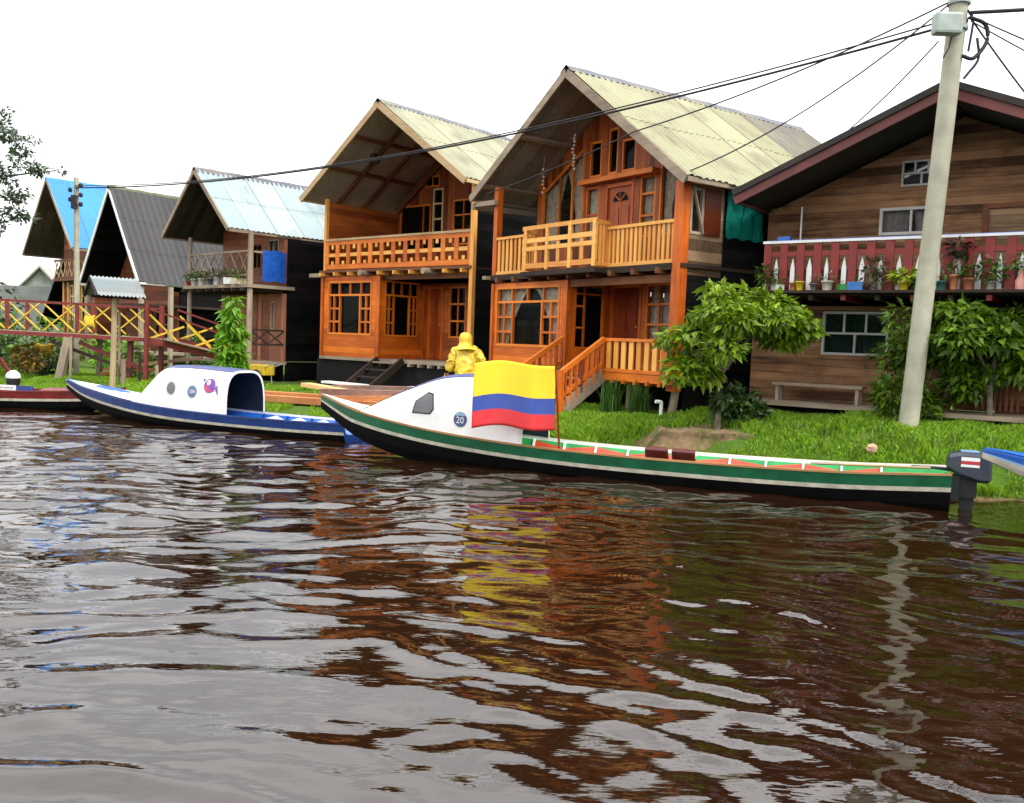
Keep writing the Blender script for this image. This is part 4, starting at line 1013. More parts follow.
        m = MB(); m.grid([ring(c0 - .012), ring(c0 - .012, .045)], smooth=False); m.grid([ring(c0 - .012), ring(c0 + .03, -.008)], smooth=False); m.build('cabin_rim', P_WHITE, outer)
        m = MB(); m.grid([[(p[0], p[1] * .998, p[2] + .012) for p in ring(s)[10:19]] for s in ss]); m.build('cabin_top_strip', paint('dull_blue_top_paint', (.05, .07, .22), .5), outer)
        def surf(s, z, off=.008):
            q = ring(s); zs = [p[2] for p in q[:15]]; ys = [p[1] for p in q[:15]]
            return (s, float(np.interp(z, zs, ys)) + off, z)
    return t, bf, gf, surf
def decal(t, surf, poly, name, m, off=.008, n=1):
    """flat marking following the cabin side"""
    c = (sum(p[0] for p in poly) / len(poly), sum(p[1] for p in poly) / len(poly))
    sub = max(1, 24 // len(poly)); pts = []
    for p, q in zip(poly, poly[1:] + poly[:1]): pts += [(p[0] + (q[0] - p[0]) * i / sub, p[1] + (q[1] - p[1]) * i / sub) for i in range(sub)]
    k = len(pts); v = [surf(*c, off)]; f = []
    for r_ in range(1, 6): v += [surf(c[0] + (p[0] - c[0]) * r_ / 5, c[1] + (p[1] - c[1]) * r_ / 5, off) for p in pts]
    f = [(0, i + 1, (i + 1) % k + 1) for i in range(k)]
    for r_ in range(4): f += [(1 + r_ * k + i, 1 + (r_ + 1) * k + i, 1 + (r_ + 1) * k + (i + 1) % k, 1 + r_ * k + (i + 1) % k) for i in range(k)]
    return MB().add(v, f).build(name, m, t)
def circ(c, r, n=20, ry=None): return [(c[0] + r * math.cos(2 * math.pi * i / n), c[1] + (ry or r) * math.sin(2 * math.pi * i / n)) for i in range(n)]
def side_text(t, surf, body, c, size, m, off=.013):
    vs, fs = text_mesh(body, size, .0)
    MB().add([surf(c[0] - x, c[1] + z, off) for x, z, _ in vs], fs).build('number', m, t)
P_BADGE = paint('badge_blue', (.05, .09, .20), .4, .15, 8); P_PORT = paint('grey_tinted_acrylic', (.12, .12, .13), .15, .15, 6, bump=0)

# green boat
GS, GB = (5.95, 12.1), (-3.40, 16.0)
gsh = dict(s=[0, 1.5, 3.5, 5.5, 7.2, 8.4, 9.3, 10.13], b=[.52, .60, .64, .65, .60, .46, .26, .012], g=[.50, .42, .39, .41, .50, .62, .76, .96], k=[-.12, -.14, -.15, -.15, -.12, .02, .26, .70])
gmats = [P_BLACK, P_CREAM, P_GREEN, wood('varnished_gunwale', (.22, .10, .035), (.42, .24, .10), 0, ga=0), P_LGREEN, P_WHITE]
green, gb, gg, gsurf = canoe('river_boat', 'long green boat with white cabin number 20, moored nearest the camera', GS, GB, gsh, gmats,
    (9.0, [P_WHITE, P_HRED, P_LGREEN, P_REDOR], lambda u, v: (0 if v > -.12 + .5 * (u - .45) else (3 if u > .22 else 2)) if u > .1 else 2), None,
    cab=(6.02, 9.12, [6.02, 6.6, 7.1, 7.6, 8.2, 8.7, 9.0, 9.12], [.95, .97, .96, .85, .57, .29, .10, .03], P_SHELL, paint('dim_blue_lining', (.010, .016, .030), .7)),
    trim=(.85, 6.25, 10, [P_REDOR], P_WHITE))
pw = [(7.98, .80), (7.93, .98), (7.72, 1.12), (7.63, 1.10), (7.60, .88), (7.66, .80)]
cw_ = (sum(p[0] for p in pw) / 6, sum(p[1] for p in pw) / 6); decal(green, gsurf, [(cw_[0] + (p[0] - cw_[0]) * 1.13, cw_[1] + (p[1] - cw_[1]) * 1.13) for p in pw], 'window_seal', P_RUB, .006)
dw = decal(green, gsurf, pw, 'cabin_window', P_PORT, .011); dw['label'] = 'slanted grey cabin window'
decal(green, gsurf, circ((7.08, .74), .12), 'number_badge', P_BADGE)
side_text(green, gsurf, '20', (7.08, .725), .15, P_WHITE)
decal(green, gsurf, [(6.98, .80), (7.18, .80), (7.14, .84), (7.08, .857), (7.02, .84)], 'badge_crest', paint('badge_pale_blue', (.25, .45, .65), .5), .011)
# second boat
BS, BB = (-2.95, 17.2), (-10.28, 20.73)
bsh = dict(s=[0, 1.4, 3.2, 4.6, 5.6, 6.6, 7.4, 8.135], b=[.45, .55, .60, .58, .52, .40, .23, .010], g=[.36, .34, .35, .39, .46, .57, .66, .77], k=[-.10, -.12, -.12, -.11, -.06, .08, .26, .55])
bmats = [P_BLACK, P_CREAM, P_NAVY, P_NAVY, P_BLUE, P_WHITE]
def bdeck(u, v): return 1 if abs(v) < .62 * min(1, max(0, (u - .18) * 4)) * (1 - u * .3) and u < .62 else (0 if u < .8 else 2)
blue, bb_, bg_, bsurf = canoe('river_boat', 'blue boat with white cabin and purple globe emblem, number 104, moored behind the green bow', BS, BB, bsh, bmats,
    (5.4, [P_WHITE, P_BLUE, paint('pale_blue_deck_paint', (.28, .45, .68), .4)], bdeck), None,
    cab=(2.80, 5.44, [2.8, 3.5, 4.3, 4.7, 5.05, 5.32, 5.44], [.87, .89, .87, .80, .48, .16, .03], P_SHELL, paint('dim_blue_lining', (.010, .016, .030), .7)),
    trim=(.2, 2.75, 4, [P_WHITE], P_NAVY, .55))
decal(blue, bsurf, circ((4.28, .80), .128, ry=.138), 'porthole_rim', P_GREYM, .005); decal(blue, bsurf, circ((4.28, .80), .108, ry=.118), 'porthole', P_PORT, .010)
decal(blue, bsurf, circ((3.68, .76), .125), 'number_badge', paint('badge_grey_blue', (.10, .17, .28), .4))
side_text(blue, bsurf, '104', (3.68, .75), .115, P_WHITE)
gl = decal(blue, bsurf, circ((3.23, .90), .15, ry=.145) , 'emblem', paint('emblem_purple', (.20, .05, .33), .4, .3, 7))
decal(blue, bsurf, circ((3.26, .96), .055), 'emblem_highlight', paint('emblem_lilac', (.70, .55, .75), .4), .011)
decal(blue, bsurf, [(3.38, .86), (3.30, .76), (3.16, .78), (3.06, .80), (3.20, .83), (3.32, .92)], 'emblem_swoosh', paint('emblem_magenta', (.50, .05, .20), .4), .0115)
decal(blue, bsurf, [(3.10, .86), (2.98, .70), (3.02, .92)], 'emblem_tail', paint('emblem_violet', (.16, .10, .50), .4), .0105)
decal(blue, bsurf, [(3.44, 1.03), (3.36, 1.03), (3.40, .96)], 'small_mark', P_BADGE)
# red boat
RS, RB = (-15.6, 22.0), (-9.2, 21.25)
rsh = dict(s=[0, 2, 3.6, 4.8, 5.7, 6.5], b=[.5, .56, .55, .48, .32, .012], g=[.42, .42, .43, .46, .50, .60], k=[-.12, -.12, -.12, -.10, .0, .40])
red, rb_, rg_, _ = canoe('river_boat', 'dark red boat with a blue and white name strip at the left edge', RS, RB, rsh, [P_BLACK, P_CREAM, P_HRED, P_HRED, paint('dim_red_inside', (.10, .015, .012)), P_HRED], (4.6, [P_HRED, P_NAVY, P_WHITE], lambda u, v: 0 if u < .8 else 1), None)
m = MB(); m.box(1.6, 4.5, -.52, -.49, .44, .56); st_ = m.build('name_strip', paint('strip_blue', (.03, .05, .22), .4, .3, 8), red)
MB().box(3.62, 4.08, -.535, -.522, .445, .565).build('white_name_plate', P_WHITE, st_)
m = MB()
for k in range(5): m.beam((3.68 + k * .07, -.541, .48 + .02 * (k % 2)), (3.73 + k * .07, -.541, .53 - .015 * (k % 2)), .006, .018, 0, (0, 1, 0))
m.build('worn_lettering', P_HRED, st_)
m = MB(); m.beam((3.45, -.42, .5), (3.0, -.36, 1.15), .07, .07); m.beam((3.45, .42, .5), (3.0, .36, 1.15), .07, .07); m.beam((3.0, -.4, 1.15), (3.0, .4, 1.15), .07, .07); m.beam((1.2, -.4, 1.12), (3.0, -.4, 1.15), .06, .06)
wsf = m.build('windscreen_frame', P_HRED, red)
MB().add([(3.4, -.38, .56), (3.4, .38, .56), (3.02, .34, 1.12), (3.02, -.34, 1.12)], [(0, 1, 2, 3)]).build('pane', GLASS, wsf)
MB().add([(3.36, -.425, .56), (3.0, -.385, 1.12), (1.3, -.40, 1.10), (1.3, -.44, .56)], [(0, 1, 2, 3)]).build('pane', GLASS, wsf)
t = thing('bucket', 'white-lidded dark container on the foredeck of the red boat', 'container', (-11.95, 21.5, .48)); MB().lathe([(.12, 0), (.15, .12), (.15, .22)], n=14).build('body', P_RUB, t); MB().lathe([(.16, .22), (.17, .26), (.14, .34), (.06, .40)], n=14).build('lid', P_WHITE, t)
# second blue boat entering at the right
XS, XB = (12.66, 8.2), (5.74, 10.85)
xsh = dict(s=[0, 1.6, 3.4, 4.8, 5.8, 6.6, 7.43], b=[.45, .56, .60, .58, .48, .30, .012], g=[.40, .40, .44, .54, .68, .80, .93], k=[-.12, -.12, -.10, .0, .22, .46, .80])
xb, _, _, _ = canoe('river_boat', 'bright blue bow of a boat reaching in from the right edge', XS, XB, xsh, [P_CREAM, paint('pale_blue_deck_paint', (.28, .45, .68)), P_BLUE, P_BLUE, P_BLUE, P_BLUE], (4.6, [paint('pale_blue_deck_paint', (.28, .45, .68)), P_BLUE], lambda u, v: 0 if abs(v) < .6 and u < .8 else 1), None)

# outboard motor on the green stern
loc, rz = frame(GS, GB)
mo = thing('outboard_motor', 'grey outboard motor with red and white bands tilted at the green stern', 'motor', (GS[0], GS[1], 0), rz)
mo.scale = (.92, .92, .90); m = MB()
prof = [(.02, .34, .50), (-.10, .36, .64), (-.22, .37, .68), (-.50, .38, .70), (-.60, .40, .66), (-.66, .42, .55), (-.60, .30, .47)]
def cowl(x, w, z0, z1, e=.05): return [(x, -w + e, z0), (x, w - e, z0), (x, w, z0 + e), (x, w, z1 - e), (x, w - e * 1.3, z1), (x, -w + e * 1.3, z1), (x, -w, z1 - e), (x, -w, z0 + e)]
rs = [cowl(.05, .12, .60, .74), cowl(.02, .17, .56, .80), cowl(-.12, .20, .48, .84), cowl(-.38, .20, .40, .84), cowl(-.50, .17, .40, .80), cowl(-.54, .12, .44, .74)]
m.grid([r_ + r_[:1] for r_ in rs], smooth=False); m.add(rs[0], [tuple(range(8))]); m.add(rs[-1], [tuple(range(8))[::-1]])
cw = m.build('cowl', P_MOTOR, mo)
for sgn in (1, -1):
    m = MB(); m.box(-.37, -.13, sgn * .2035 - .002, sgn * .2035 + .002, .72, .775, 0); m.box(-.37, -.13, sgn * .2035 - .002, sgn * .2035 + .002, .63, .668, 0)
    m.build('white_band', P_WHITE, cw)
for sgn in (1, -1): MB().box(-.37, -.13, sgn * .2035 - .002, sgn * .2035 + .002, .672, .716).build('red_band', paint('band_red', (.5, .03, .03)), cw)
m = MB(); m.box(-.37, -.13, -.14, .14, .842, .852); m.build('top_cover', paint('pale_blue_cover', (.22, .38, .58), .4), cw)
MB().box(-.36, -.12, -.09, .09, .16, .47).build('midsection', P_RUB, mo)
m = MB(); m.prism([(-.34, .17), (-.14, .17), (-.18, -.30), (-.40, -.34), (-.42, -.24), (-.32, -.18)], -.045, .045); m.box(-.46, -.10, -.11, .11, -.09, -.07); m.build('leg', P_RUB, mo)
m = MB(); m.box(-.13, .06, -.13, -.08, .10, .48); m.box(-.13, .06, .08, .13, .10, .48); m.box(.055, .09, -.13, .13, .26, .47); m.build('clamp_bracket', P_RUB, mo)
MB().tube([(.0, .05, .56), (.22, .07, .57), (.52, .10, .56)], [.028, .022, .026], 8).build('tiller', P_RUB, mo)
# seat cushions, paddle
def gpos(s, y, z): 
    c, sn = math.cos(rz), math.sin(rz); return (GS[0] + c * s - sn * y, GS[1] + sn * s + c * y, z)
for k, (s, lab) in enumerate(((3.92, 'dark red seat cushion in the green boat, the one nearer the cabin'), (3.52, 'dark red seat cushion in the green boat, the one nearer the motor'))):
    o = MB().box(-.17, .17, -.05, .05, -.14, .14).build('seat_cushion', paint('dark_red_vinyl', (.09, .006, .006), .45, .3, 8), None, gpos(s, .43, .40), bevel=.03)
    o.rotation_euler = (R(-28), 0, rz); tag(o, lab, 'cushion', 'seat cushions in the green boat')
o = thing('paddle', 'wooden paddle lying over the green boat stern beside the motor', 'paddle', gpos(.25, .30, .53), rz + .05)
MB().tube([(.0, 0, 0), (1.15, .02, -.04)], .018, 7).build('shaft', W_TAN, o); MB().lathe([(.001, 0), (.09, .08), (.10, .3), (.03, .45)], n=12).build('blade', W_GREY, o)
bl_ = [c for c in bpy.data.objects if c.parent == o and c.name.startswith('blade')][0]; bl_.scale = (.2, .8, 1); bl_.rotation_euler = (0, R(92), 0); bl_.location = (1.08, .02, -.035)

# flag on its staff
fs_ = thing('flag', 'yellow, blue and red striped flag waving from a staff in the green boat', 'flag', gpos(5.42, .66, .40), rz + R(9))
MB().tube([(-.02, -.20, -.12), (.01, -.06, .6), (.05, .05, 1.29)], [.017, .015, .013], 8).build('staff', W_RED, fs_)
t_ = NT('flag_cloth'); uvn = t_.n('ShaderNodeUVMap'); sp = t_.n('ShaderNodeSeparateXYZ'); t_.set(sp.inputs[0], uvn.outputs[0])
rm = t_.n('ShaderNodeValToRGB'); t_.set(rm.inputs[0], sp.outputs[1]); rm.color_ramp.interpolation = 'CONSTANT'
e = rm.color_ramp.elements; e[0].position = 0; e[0].color = (.62, .008, .02, 1); e[1].position = .25; e[1].color = (.010, .055, .32, 1); x_ = e.new(.5); x_.color = (.85, .60, .004, 1)
wv = t_.noise(t_.obj(), 240, 1); t_.set(t_.b.inputs['Base Color'], t_.mix(t_.math('MULTIPLY', t_.noise(t_.obj(), 5, 3), .18), rm.outputs[0], (.3, .25, .2))); t_.b.inputs['Roughness'].default_value = .75; t_.bump(wv, .15, .002)
nU, nV = 48, 24; P = []
for i in range(nU + 1):
    u = i / nU; row = []
    for j in range(nV + 1):
        v = j / nV
        wave = math.sin(u * 6.6 + .5 + .4 * v)
        row.append((.05 + u * 1.20, -.10 + .15 * v + .10 * u + .20 * min(1, u * 4) * (1 - v) + .095 * u ** .5 * (wave + .6) + .010 * math.sin(u * 19 + v * 4) * (1 - u * .5), .28 + v * .98 + .05 * u * math.cos(u * 6.0 + 2.6) + .03 * u - .03 * (1 - u) * 0 + .012 * math.sin(v * 9) * u))
    P.append(row)
fo = MB().grid(P).build('cloth', t_.m, fs_)
uv = fo.data.uv_layers.new(name='UVMap'); 
for li, lp in enumerate(fo.data.loops): uv.data[li].uv = ((lp.vertex_index // (nV + 1)) / nU, (lp.vertex_index % (nV + 1)) / nV)
sol = fo.modifiers.new('thick', 'SOLIDIFY'); sol.thickness = .004

# ================================================================== person in yellow rainwear
def skin_mesh(name, verts, edges, radii, mat, parent, sub=2):
    me = bpy.data.meshes.new(name); me.from_pydata(verts, edges, []); o = bpy.data.objects.new(name, me); COL.objects.link(o)
    sk = o.modifiers.new('s', 'SKIN'); sk.use_smooth_shade = True; sk.branch_smoothing = .4
    for d, r in zip(me.skin_vertices[0].data, radii): d.radius = r if isinstance(r, tuple) else (r, r); d.use_root = False
    me.skin_vertices[0].data[0].use_root = True
    sb = o.modifiers.new('b', 'SUBSURF'); sb.levels = sb.render_levels = sub
    dg = bpy.context.evaluated_depsgraph_get(); m2 = bpy.data.meshes.new_from_object(o.evaluated_get(dg))
    o.modifiers.clear(); o.data = m2; bpy.data.meshes.remove(me); m2.materials.clear(); m2.materials.append(mat)
    m2.polygons.foreach_set('use_smooth', [True] * len(m2.polygons)); o.parent = parent; return o
def build_person():
    x, y = -.97, 18.35
    t = thing('person', 'person in a hooded yellow raincoat and trousers seen from behind, stooping slightly', 'person', (x, y, gz(x, y) - .01), R(8))
    skin = paint('skin', (.30, .16, .10), .55, .15, 12)
    yel = paint('yellow_rubberised_cloth', (.72, .50, .035), .42, .22, 7, bump=.25)
    # local: +y is where the person faces (away from the water), x to the right of the picture
    J = dict(pel=(0, 0, .84), spine=(0, .05, 1.06), chest=(0, .13, 1.27), neck=(0, .22, 1.42), head=(0, .27, 1.53), crown=(0, .28, 1.62),
             ls=(-.20, .14, 1.33), le=(-.27, .10, 1.05), lw=(-.33, .20, .84), rs=(.20, .14, 1.33), re=(.32, .05, 1.10), rw=(.27, .28, .98),
             lh=(-.10, 0, .80), lk=(-.12, .08, .44), la=(-.12, -.03, .08), lt=(-.13, .13, .04), rh=(.10, 0, .80), rk=(.13, .02, .44), ra=(.14, -.10, .08), rt=(.15, .06, .04))
    ks = list(J); ix = {k: i for i, k in enumerate(ks)}
    E = [('pel', 'spine'), ('spine', 'chest'), ('chest', 'neck'), ('neck', 'head'), ('head', 'crown'), ('chest', 'ls'), ('ls', 'le'), ('le', 'lw'), ('chest', 'rs'), ('rs', 're'), ('re', 'rw'), ('pel', 'lh'), ('lh', 'lk'), ('lk', 'la'), ('la', 'lt'), ('pel', 'rh'), ('rh', 'rk'), ('rk', 'ra'), ('ra', 'rt')]
    Rr = dict(pel=(.15, .11), spine=(.13, .10), chest=(.16, .11), neck=.055, head=.095, crown=.06, ls=.06, le=.043, lw=.032, rs=.06, re=.043, rw=.032, lh=.09, lk=.06, la=.042, lt=.035, rh=.09, rk=.06, ra=.042, rt=.035)
    body = skin_mesh('body', [J[k] for k in ks], [(ix[a], ix[b]) for a, b in E], [Rr[k] for k in ks], skin, t)
    # rain jacket: torso with flared hem and sleeves
    C = dict(hem=(0, .015, .76), w=(0, .04, .98), c=(0, .12, 1.24), n=(0, .19, 1.37), ls=(-.205, .14, 1.32), le=(-.275, .10, 1.05), lc=(-.325, .185, .88), rs=(.205, .14, 1.32), re=(.325, .05, 1.10), rc=(.28, .245, 1.0))
    cs = list(C); cx = {k: i for i, k in enumerate(cs)}
    CE = [('c', 'w'), ('w', 'hem'), ('c', 'n'), ('c', 'ls'), ('ls', 'le'), ('le', 'lc'), ('c', 'rs'), ('rs', 're'), ('re', 'rc')]
    CR = dict(hem=(.27, .21), w=(.235, .18), c=(.235, .175), n=.13, ls=.112, le=.098, lc=.085, rs=.112, re=.098, rc=.085)
    order = ['c'] + [k for k in cs if k != 'c']; cx = {k: i for i, k in enumerate(order)}
    jk = skin_mesh('rain_jacket', [C[k] for k in order], [(cx[a], cx[b]) for a, b in CE], [CR[k] for k in order], yel, t, 3)
    # creases in the cloth
    def crease(o, k):
        me = o.data; n = len(me.vertices); c = np.zeros(n * 3); me.vertices.foreach_get('co', c); c = c.reshape(-1, 3); nn = np.zeros(n * 3); me.vertices.foreach_get('normal', nn); nn = nn.reshape(-1, 3)
        a1 = vnoise(c[:, 0] * 17 + c[:, 2] * 5, c[:, 2] * 9 + c[:, 1] * 14, 41); a2 = vnoise(c[:, 0] * 34 - c[:, 2] * 16, c[:, 2] * 22 + c[:, 1] * 20, 42)
        f = (1 - np.abs(2 * a1 - 1)) ** 2 * .030 + (1 - np.abs(2 * a2 - 1)) ** 2 * .012 - .014
        f *= k; me.vertices.foreach_set('co', (c + nn * f[:, None]).ravel()); me.update()
    crease(jk, 1.25)
    # hood: crown, back seam and cape lying on the shoulders
    m = MB(); P = []
    prof = [(.004, 1.675), (.06, 1.668), (.10, 1.645), (.125, 1.60), (.135, 1.55), (.130, 1.49), (.128, 1.45), (.150, 1.405), (.190, 1.365), (.215, 1.335)]
    for i, (r_, z_) in enumerate(prof):
        row = []
        for k in range(28):
            b = 2 * math.pi * k / 28; fold = 1 + .045 * math.sin(5 * b + i * .7) * (i / 9) + .05 * max(0, math.cos(b + math.pi / 2)) ** 8
            row.append((r_ * fold * math.cos(b) * 1.0, .245 - .05 * max(0, i - 6) / 3 + r_ * fold * math.sin(b) * 1.02 - .012 * i * (i > 6), z_ + .01 * math.sin(3 * b)))
        P.append(row + row[:1])
    m.grid(P); m.build('hood', yel, t)
    Tz = dict(p=(0, 0, .84), lh=(-.105, 0, .78), lk=(-.12, .07, .44), la=(-.12, -.02, .12), rh=(.105, 0, .78), rk=(.13, .02, .44), ra=(.14, -.09, .12))
    tk = list(Tz); ti = {k: i for i, k in enumerate(tk)}
    skin_mesh('rain_trousers', [Tz[k] for k in tk], [(ti[a], ti[b]) for a, b in (('p', 'lh'), ('lh', 'lk'), ('lk', 'la'), ('p', 'rh'), ('rh', 'rk'), ('rk', 'ra'))], [(.17, .13), .115, .09, .08, .115, .09, .08], yel, t); crease([c for c in bpy.data.objects if c.name.startswith('rain_trousers')][0], 1.1)
    for (ax_, ay_) in ((-.12, -.02), (.14, -.09)):
        bm_ = MB(); bm_.tube([(ax_, ay_, .26), (ax_, ay_, .09), (ax_, ay_ + .03, .05)], [.062, .056, .058], 10); bm_.tube([(ax_, ay_ - .04, .045), (ax_, ay_ + .08, .045), (ax_, ay_ + .20, .035)], [.046, .052, .035], 10); bm_.build('boot', P_RUB, t)
    # hands: palm, four unequal curled fingers and a thumb
    for w, d0, nm in ((Vector(J['lw']), Vector((-.10, .25, -.9)), 'l'), (Vector(J['rw']), Vector((-.5, .8, -.25)), 'r')):
        d0.normalize(); sd = d0.cross(Vector((0, 1, .2))).normalized(); nn = sd.cross(d0)
        vs = [tuple(w), tuple(w + d0 * .05), tuple(w + d0 * .085)]; es = [(0, 1), (1, 2)]; rr = [.026, (.036, .02), (.036, .018)]
        for q, ln in ((-.027, .06), (-.009, .075), (.009, .078), (.027, .066)):
            b0 = w + d0 * .09 + sd * q; k = len(vs)
            vs += [tuple(b0), tuple(b0 + d0 * ln * .5 + nn * .012), tuple(b0 + d0 * ln * .75 + nn * .04)]; es += [(2, k), (k, k + 1), (k + 1, k + 2)]; rr += [.0095, .009, .008]
        k = len(vs); b0 = w + d0 * .045 + sd * -.03; vs += [tuple(b0), tuple(b0 - sd * .022 + d0 * .03 + nn * .015), tuple(b0 - sd * .018 + d0 * .058 + nn * .03)]; es += [(1, k), (k, k + 1), (k + 1, k + 2)]; rr += [.012, .010, .009]
        skin_mesh('hand', vs, es, rr, skin, t, 1)
    # face on the far side, looking down the bank
    m = MB(); m.tube([(0, .355, 1.56), (0, .385, 1.525), (0, .372, 1.505)], [.008, .016, .008], 7); m.build('nose', skin, t)
    m = MB()
    for s in (-1, 1): m.lathe([(.002, -.01), (.012, 0), (.002, .01)], (s * .034, .352, 1.555), 8)
    m.build('eyes', P_RUB, t); MB().box(-.026, .026, .345, .362, 1.470, 1.478).build('mouth', paint('lip', (.2, .07, .05)), t)
    g_ = thing('bag', 'small yellow bag in the left hand of the person in yellow', 'bag', tuple(Vector((x, y, gz(x, y))) + Vector((-.40, .14, .60))), R(20))
    MB().box(-.07, .07, -.05, .05, -.12, .16).build('bag_body', yel, g_, bevel=.03); MB().tube([(-.04, 0, .16), (-.03, 0, .22), (.03, 0, .22), (.04, 0, .16)], .008, 6).build('handle', yel, g_)
build_person()

# ================================================================== sawn timber by the orange house
def plank(p, q, w, h, m, label, cat='plank', up=(0, 0, 1)):
    o = MB().beam(p, q, w, h, 0, up).build('timber_plank' if cat == 'plank' else 'timber_log', m); return tag(o, label, cat, 'sawn timber stacked on the bank')
W_PK = wood('fresh_sawn_orange_plank', (.34, .11, .035), (.62, .27, .10), 0, ga=0, rough=.7)
W_PK2 = wood('fresh_sawn_yellow_plank', (.55, .32, .12), (.80, .56, .28), 0, ga=0, rough=.7)
W_PK3 = wood('grey_brown_log_plank', (.10, .055, .04), (.30, .19, .15), 0, ga=0, rough=.8)
def gp(x, y, dz): return (x, y, gz(x, y) + dz)
plank(gp(-6.1, 20.9, .16), gp(-1.95, 18.55, .12), .30, .14, W_PK, 'longest orange sawn plank, lying along the bank toward the green bow')
plank(gp(-6.0, 21.25, .20), gp(-2.3, 19.2, .16), .28, .10, W_PK, 'orange sawn plank lying behind the longest one')
plank(gp(-3.6, 18.75, .22), gp(-1.88, 18.0, .22), .26, .13, W_PK, 'thick short orange beam at the right front end of the timber stack')
plank(gp(-3.5, 18.9, .36), gp(-1.95, 18.22, .35), .22, .10, W_PK, 'orange board resting on the thick short beam')
plank(gp(-4.9, 21.3, .30), gp(-3.5, 20.2, .24), .30, .09, W_PK2, 'pale yellow board on top of the timber stack')
plank(gp(-4.3, 20.5, .24), gp(-1.5, 19.1, .26), .34, .14, W_PK3, 'grey-brown rough slab at the back of the timber stack')
plank(gp(-4.1, 20.9, .26), gp(-1.6, 19.55, .30), .30, .12, W_PK3, 'darker rough slab behind the grey-brown one')
plank(gp(-4.5, 21.6, .36), gp(-3.4, 20.7, .33), .26, .05, P_WHITE, 'white painted board at the back of the timber stack')
plank(gp(-2.3, 20.1, .34), gp(-1.7, 19.8, .34), .2, .05, P_WHITE, 'short white board beside the person in yellow')
for i, (a, b, m, lab) in enumerate((((-12.2, 26.6), (-9.5, 27.3), W_PK, 'reddish plank under the footbridge ramp'), ((-12.4, 26.9), (-10.3, 27.0), W_PK2, 'pale plank in the heap under the footbridge'), ((-11.9, 27.2), (-9.6, 27.8), W_PK3, 'grey plank at the back of the heap under the footbridge'))):
    plank(gp(*a, .12 + .1 * i), gp(*b, .45 + .1 * i), .24, .09, m, lab)

# ================================================================== footbridge
def build_bridge():
    t = thing('footbridge', 'red-railed wooden footbridge with yellow crossed slats and a ramp down to the right', 'footbridge')
    x0, x1, y, zd, zr = -19.5, -10.5, 25.8, 1.74, 2.60
    sl = lambda x: .018 * (x + 10.5) * -1
    MB().beam((x0, y + .5, zd - .04 + sl(x0)), (x1, y + .5, zd - .04), 1.1, .06).build('deck', W_GREYH, t)
    for yy in (y - .02, y + 1.05):
        MB().beam((x0, yy, zd - .06 + sl(x0)), (x1, yy, zd - .06), .07, .11).build('edge_beam', P_RRED, t)
        MB().beam((x0, yy, zr + sl(x0)), (x1, yy, zr), .08, .055).build('handrail', P_RRED, t)
    n = 9
    for r, yy in enumerate((y - .02, y + 1.05)):
        for i in range(n + 1):
            x = x1 + (x0 - x1) * i / n
            if i % 2 == 0 or i == n: MB().beam((x, yy, zd + .03 + sl(x)), (x, yy, zr - .04 + sl(x)), .10 if i % 2 == 0 else .07, .06, 0, (0, 1, 0)).build('rail_post', P_RRED, t)
        m = MB()
        for i in range(n):
            a = x1 + (x0 - x1) * i / n - .06; b = x1 + (x0 - x1) * (i + 1) / n + .06
            m.beam((a, yy - .005, zd + .05 + sl(a)), (b, yy - .005, zr - .05 + sl(b)), .03, .042, 0, (0, 1, 0))
            if r == 0: m.beam((a, yy - .04, zr - .05 + sl(a)), (b, yy - .04, zd + .05 + sl(b)), .03, .042, 0, (0, 1, 0))
        m.build('crossed_slats', P_YEL, t)
    # ramp to the brown house
    e = (-8.75, 27.0, 1.2)
    for k, o in enumerate(((0, 0), (.55, .85))):
        MB().beam((x1 + o[0], y + o[1], zd - .06), (e[0] + o[0], e[1] + o[1], e[2]), .09, .16).build('ramp_beam', P_RRED, t)
        m = MB(); q0 = Vector((x1 + o[0], y + o[1], zd)); q1 = Vector((e[0] + o[0], e[1] + o[1], e[2]))
        for i in range(2):
            a = q0.lerp(q1, i / 2 + .03); b = q0.lerp(q1, (i + 1) / 2 - .02); u = Vector((0, 0, .68))
            m.beam(a, b + u * .9, .035, .05); m.beam(a + u, b, .035, .05)
        m.build('crossed_slats', P_YEL, t)
        MB().beam(q0 + Vector((0, 0, .84)), q1 + Vector((0, 0, .72)), .05, .05).build('handrail', P_RRED, t)
    MB().beam((x1 + .27, y + .42, zd - .03), (e[0] + .27, e[1] + .42, e[2] + .04), .9, .05).build('ramp_deck', W_GREYH, t)
    for x, yy, w, m in ((-12.72, 25.75, .2, W_GREY), (x1 + .02, y - .06, .1, P_RRED), (x1, y + 1.08, .12, P_RRED), (-15.6, 25.8, .16, W_GREY), (-15.4, 26.8, .16, W_GREY), (-12.3, 26.8, .12, W_GREY), (-11.15, 26.2, .13, P_RRED)):
        top = zd - .12 + sl(x) if m != P_RRED or x > -11 and False else (zr + .1 if x > -11 else zd - .12)
        MB().beam((x - (.28 if w == .2 and m == W_GREY else 0), yy - .1, gz(x, yy) - .3), (x, yy, top), w, w, 0, (0, 1, 0)).build('pile', m, t)
    MB().beam((-12.5, 25.9, zd - .2), (-10.6, 26.2, .75), .06, .11).build('brace', P_RRED, t)
    MB().beam((-13.3, 25.85, zd - .2), (-10.9, 26.0, .72), .06, .09).build('brace', W_DK, t)
build_bridge()
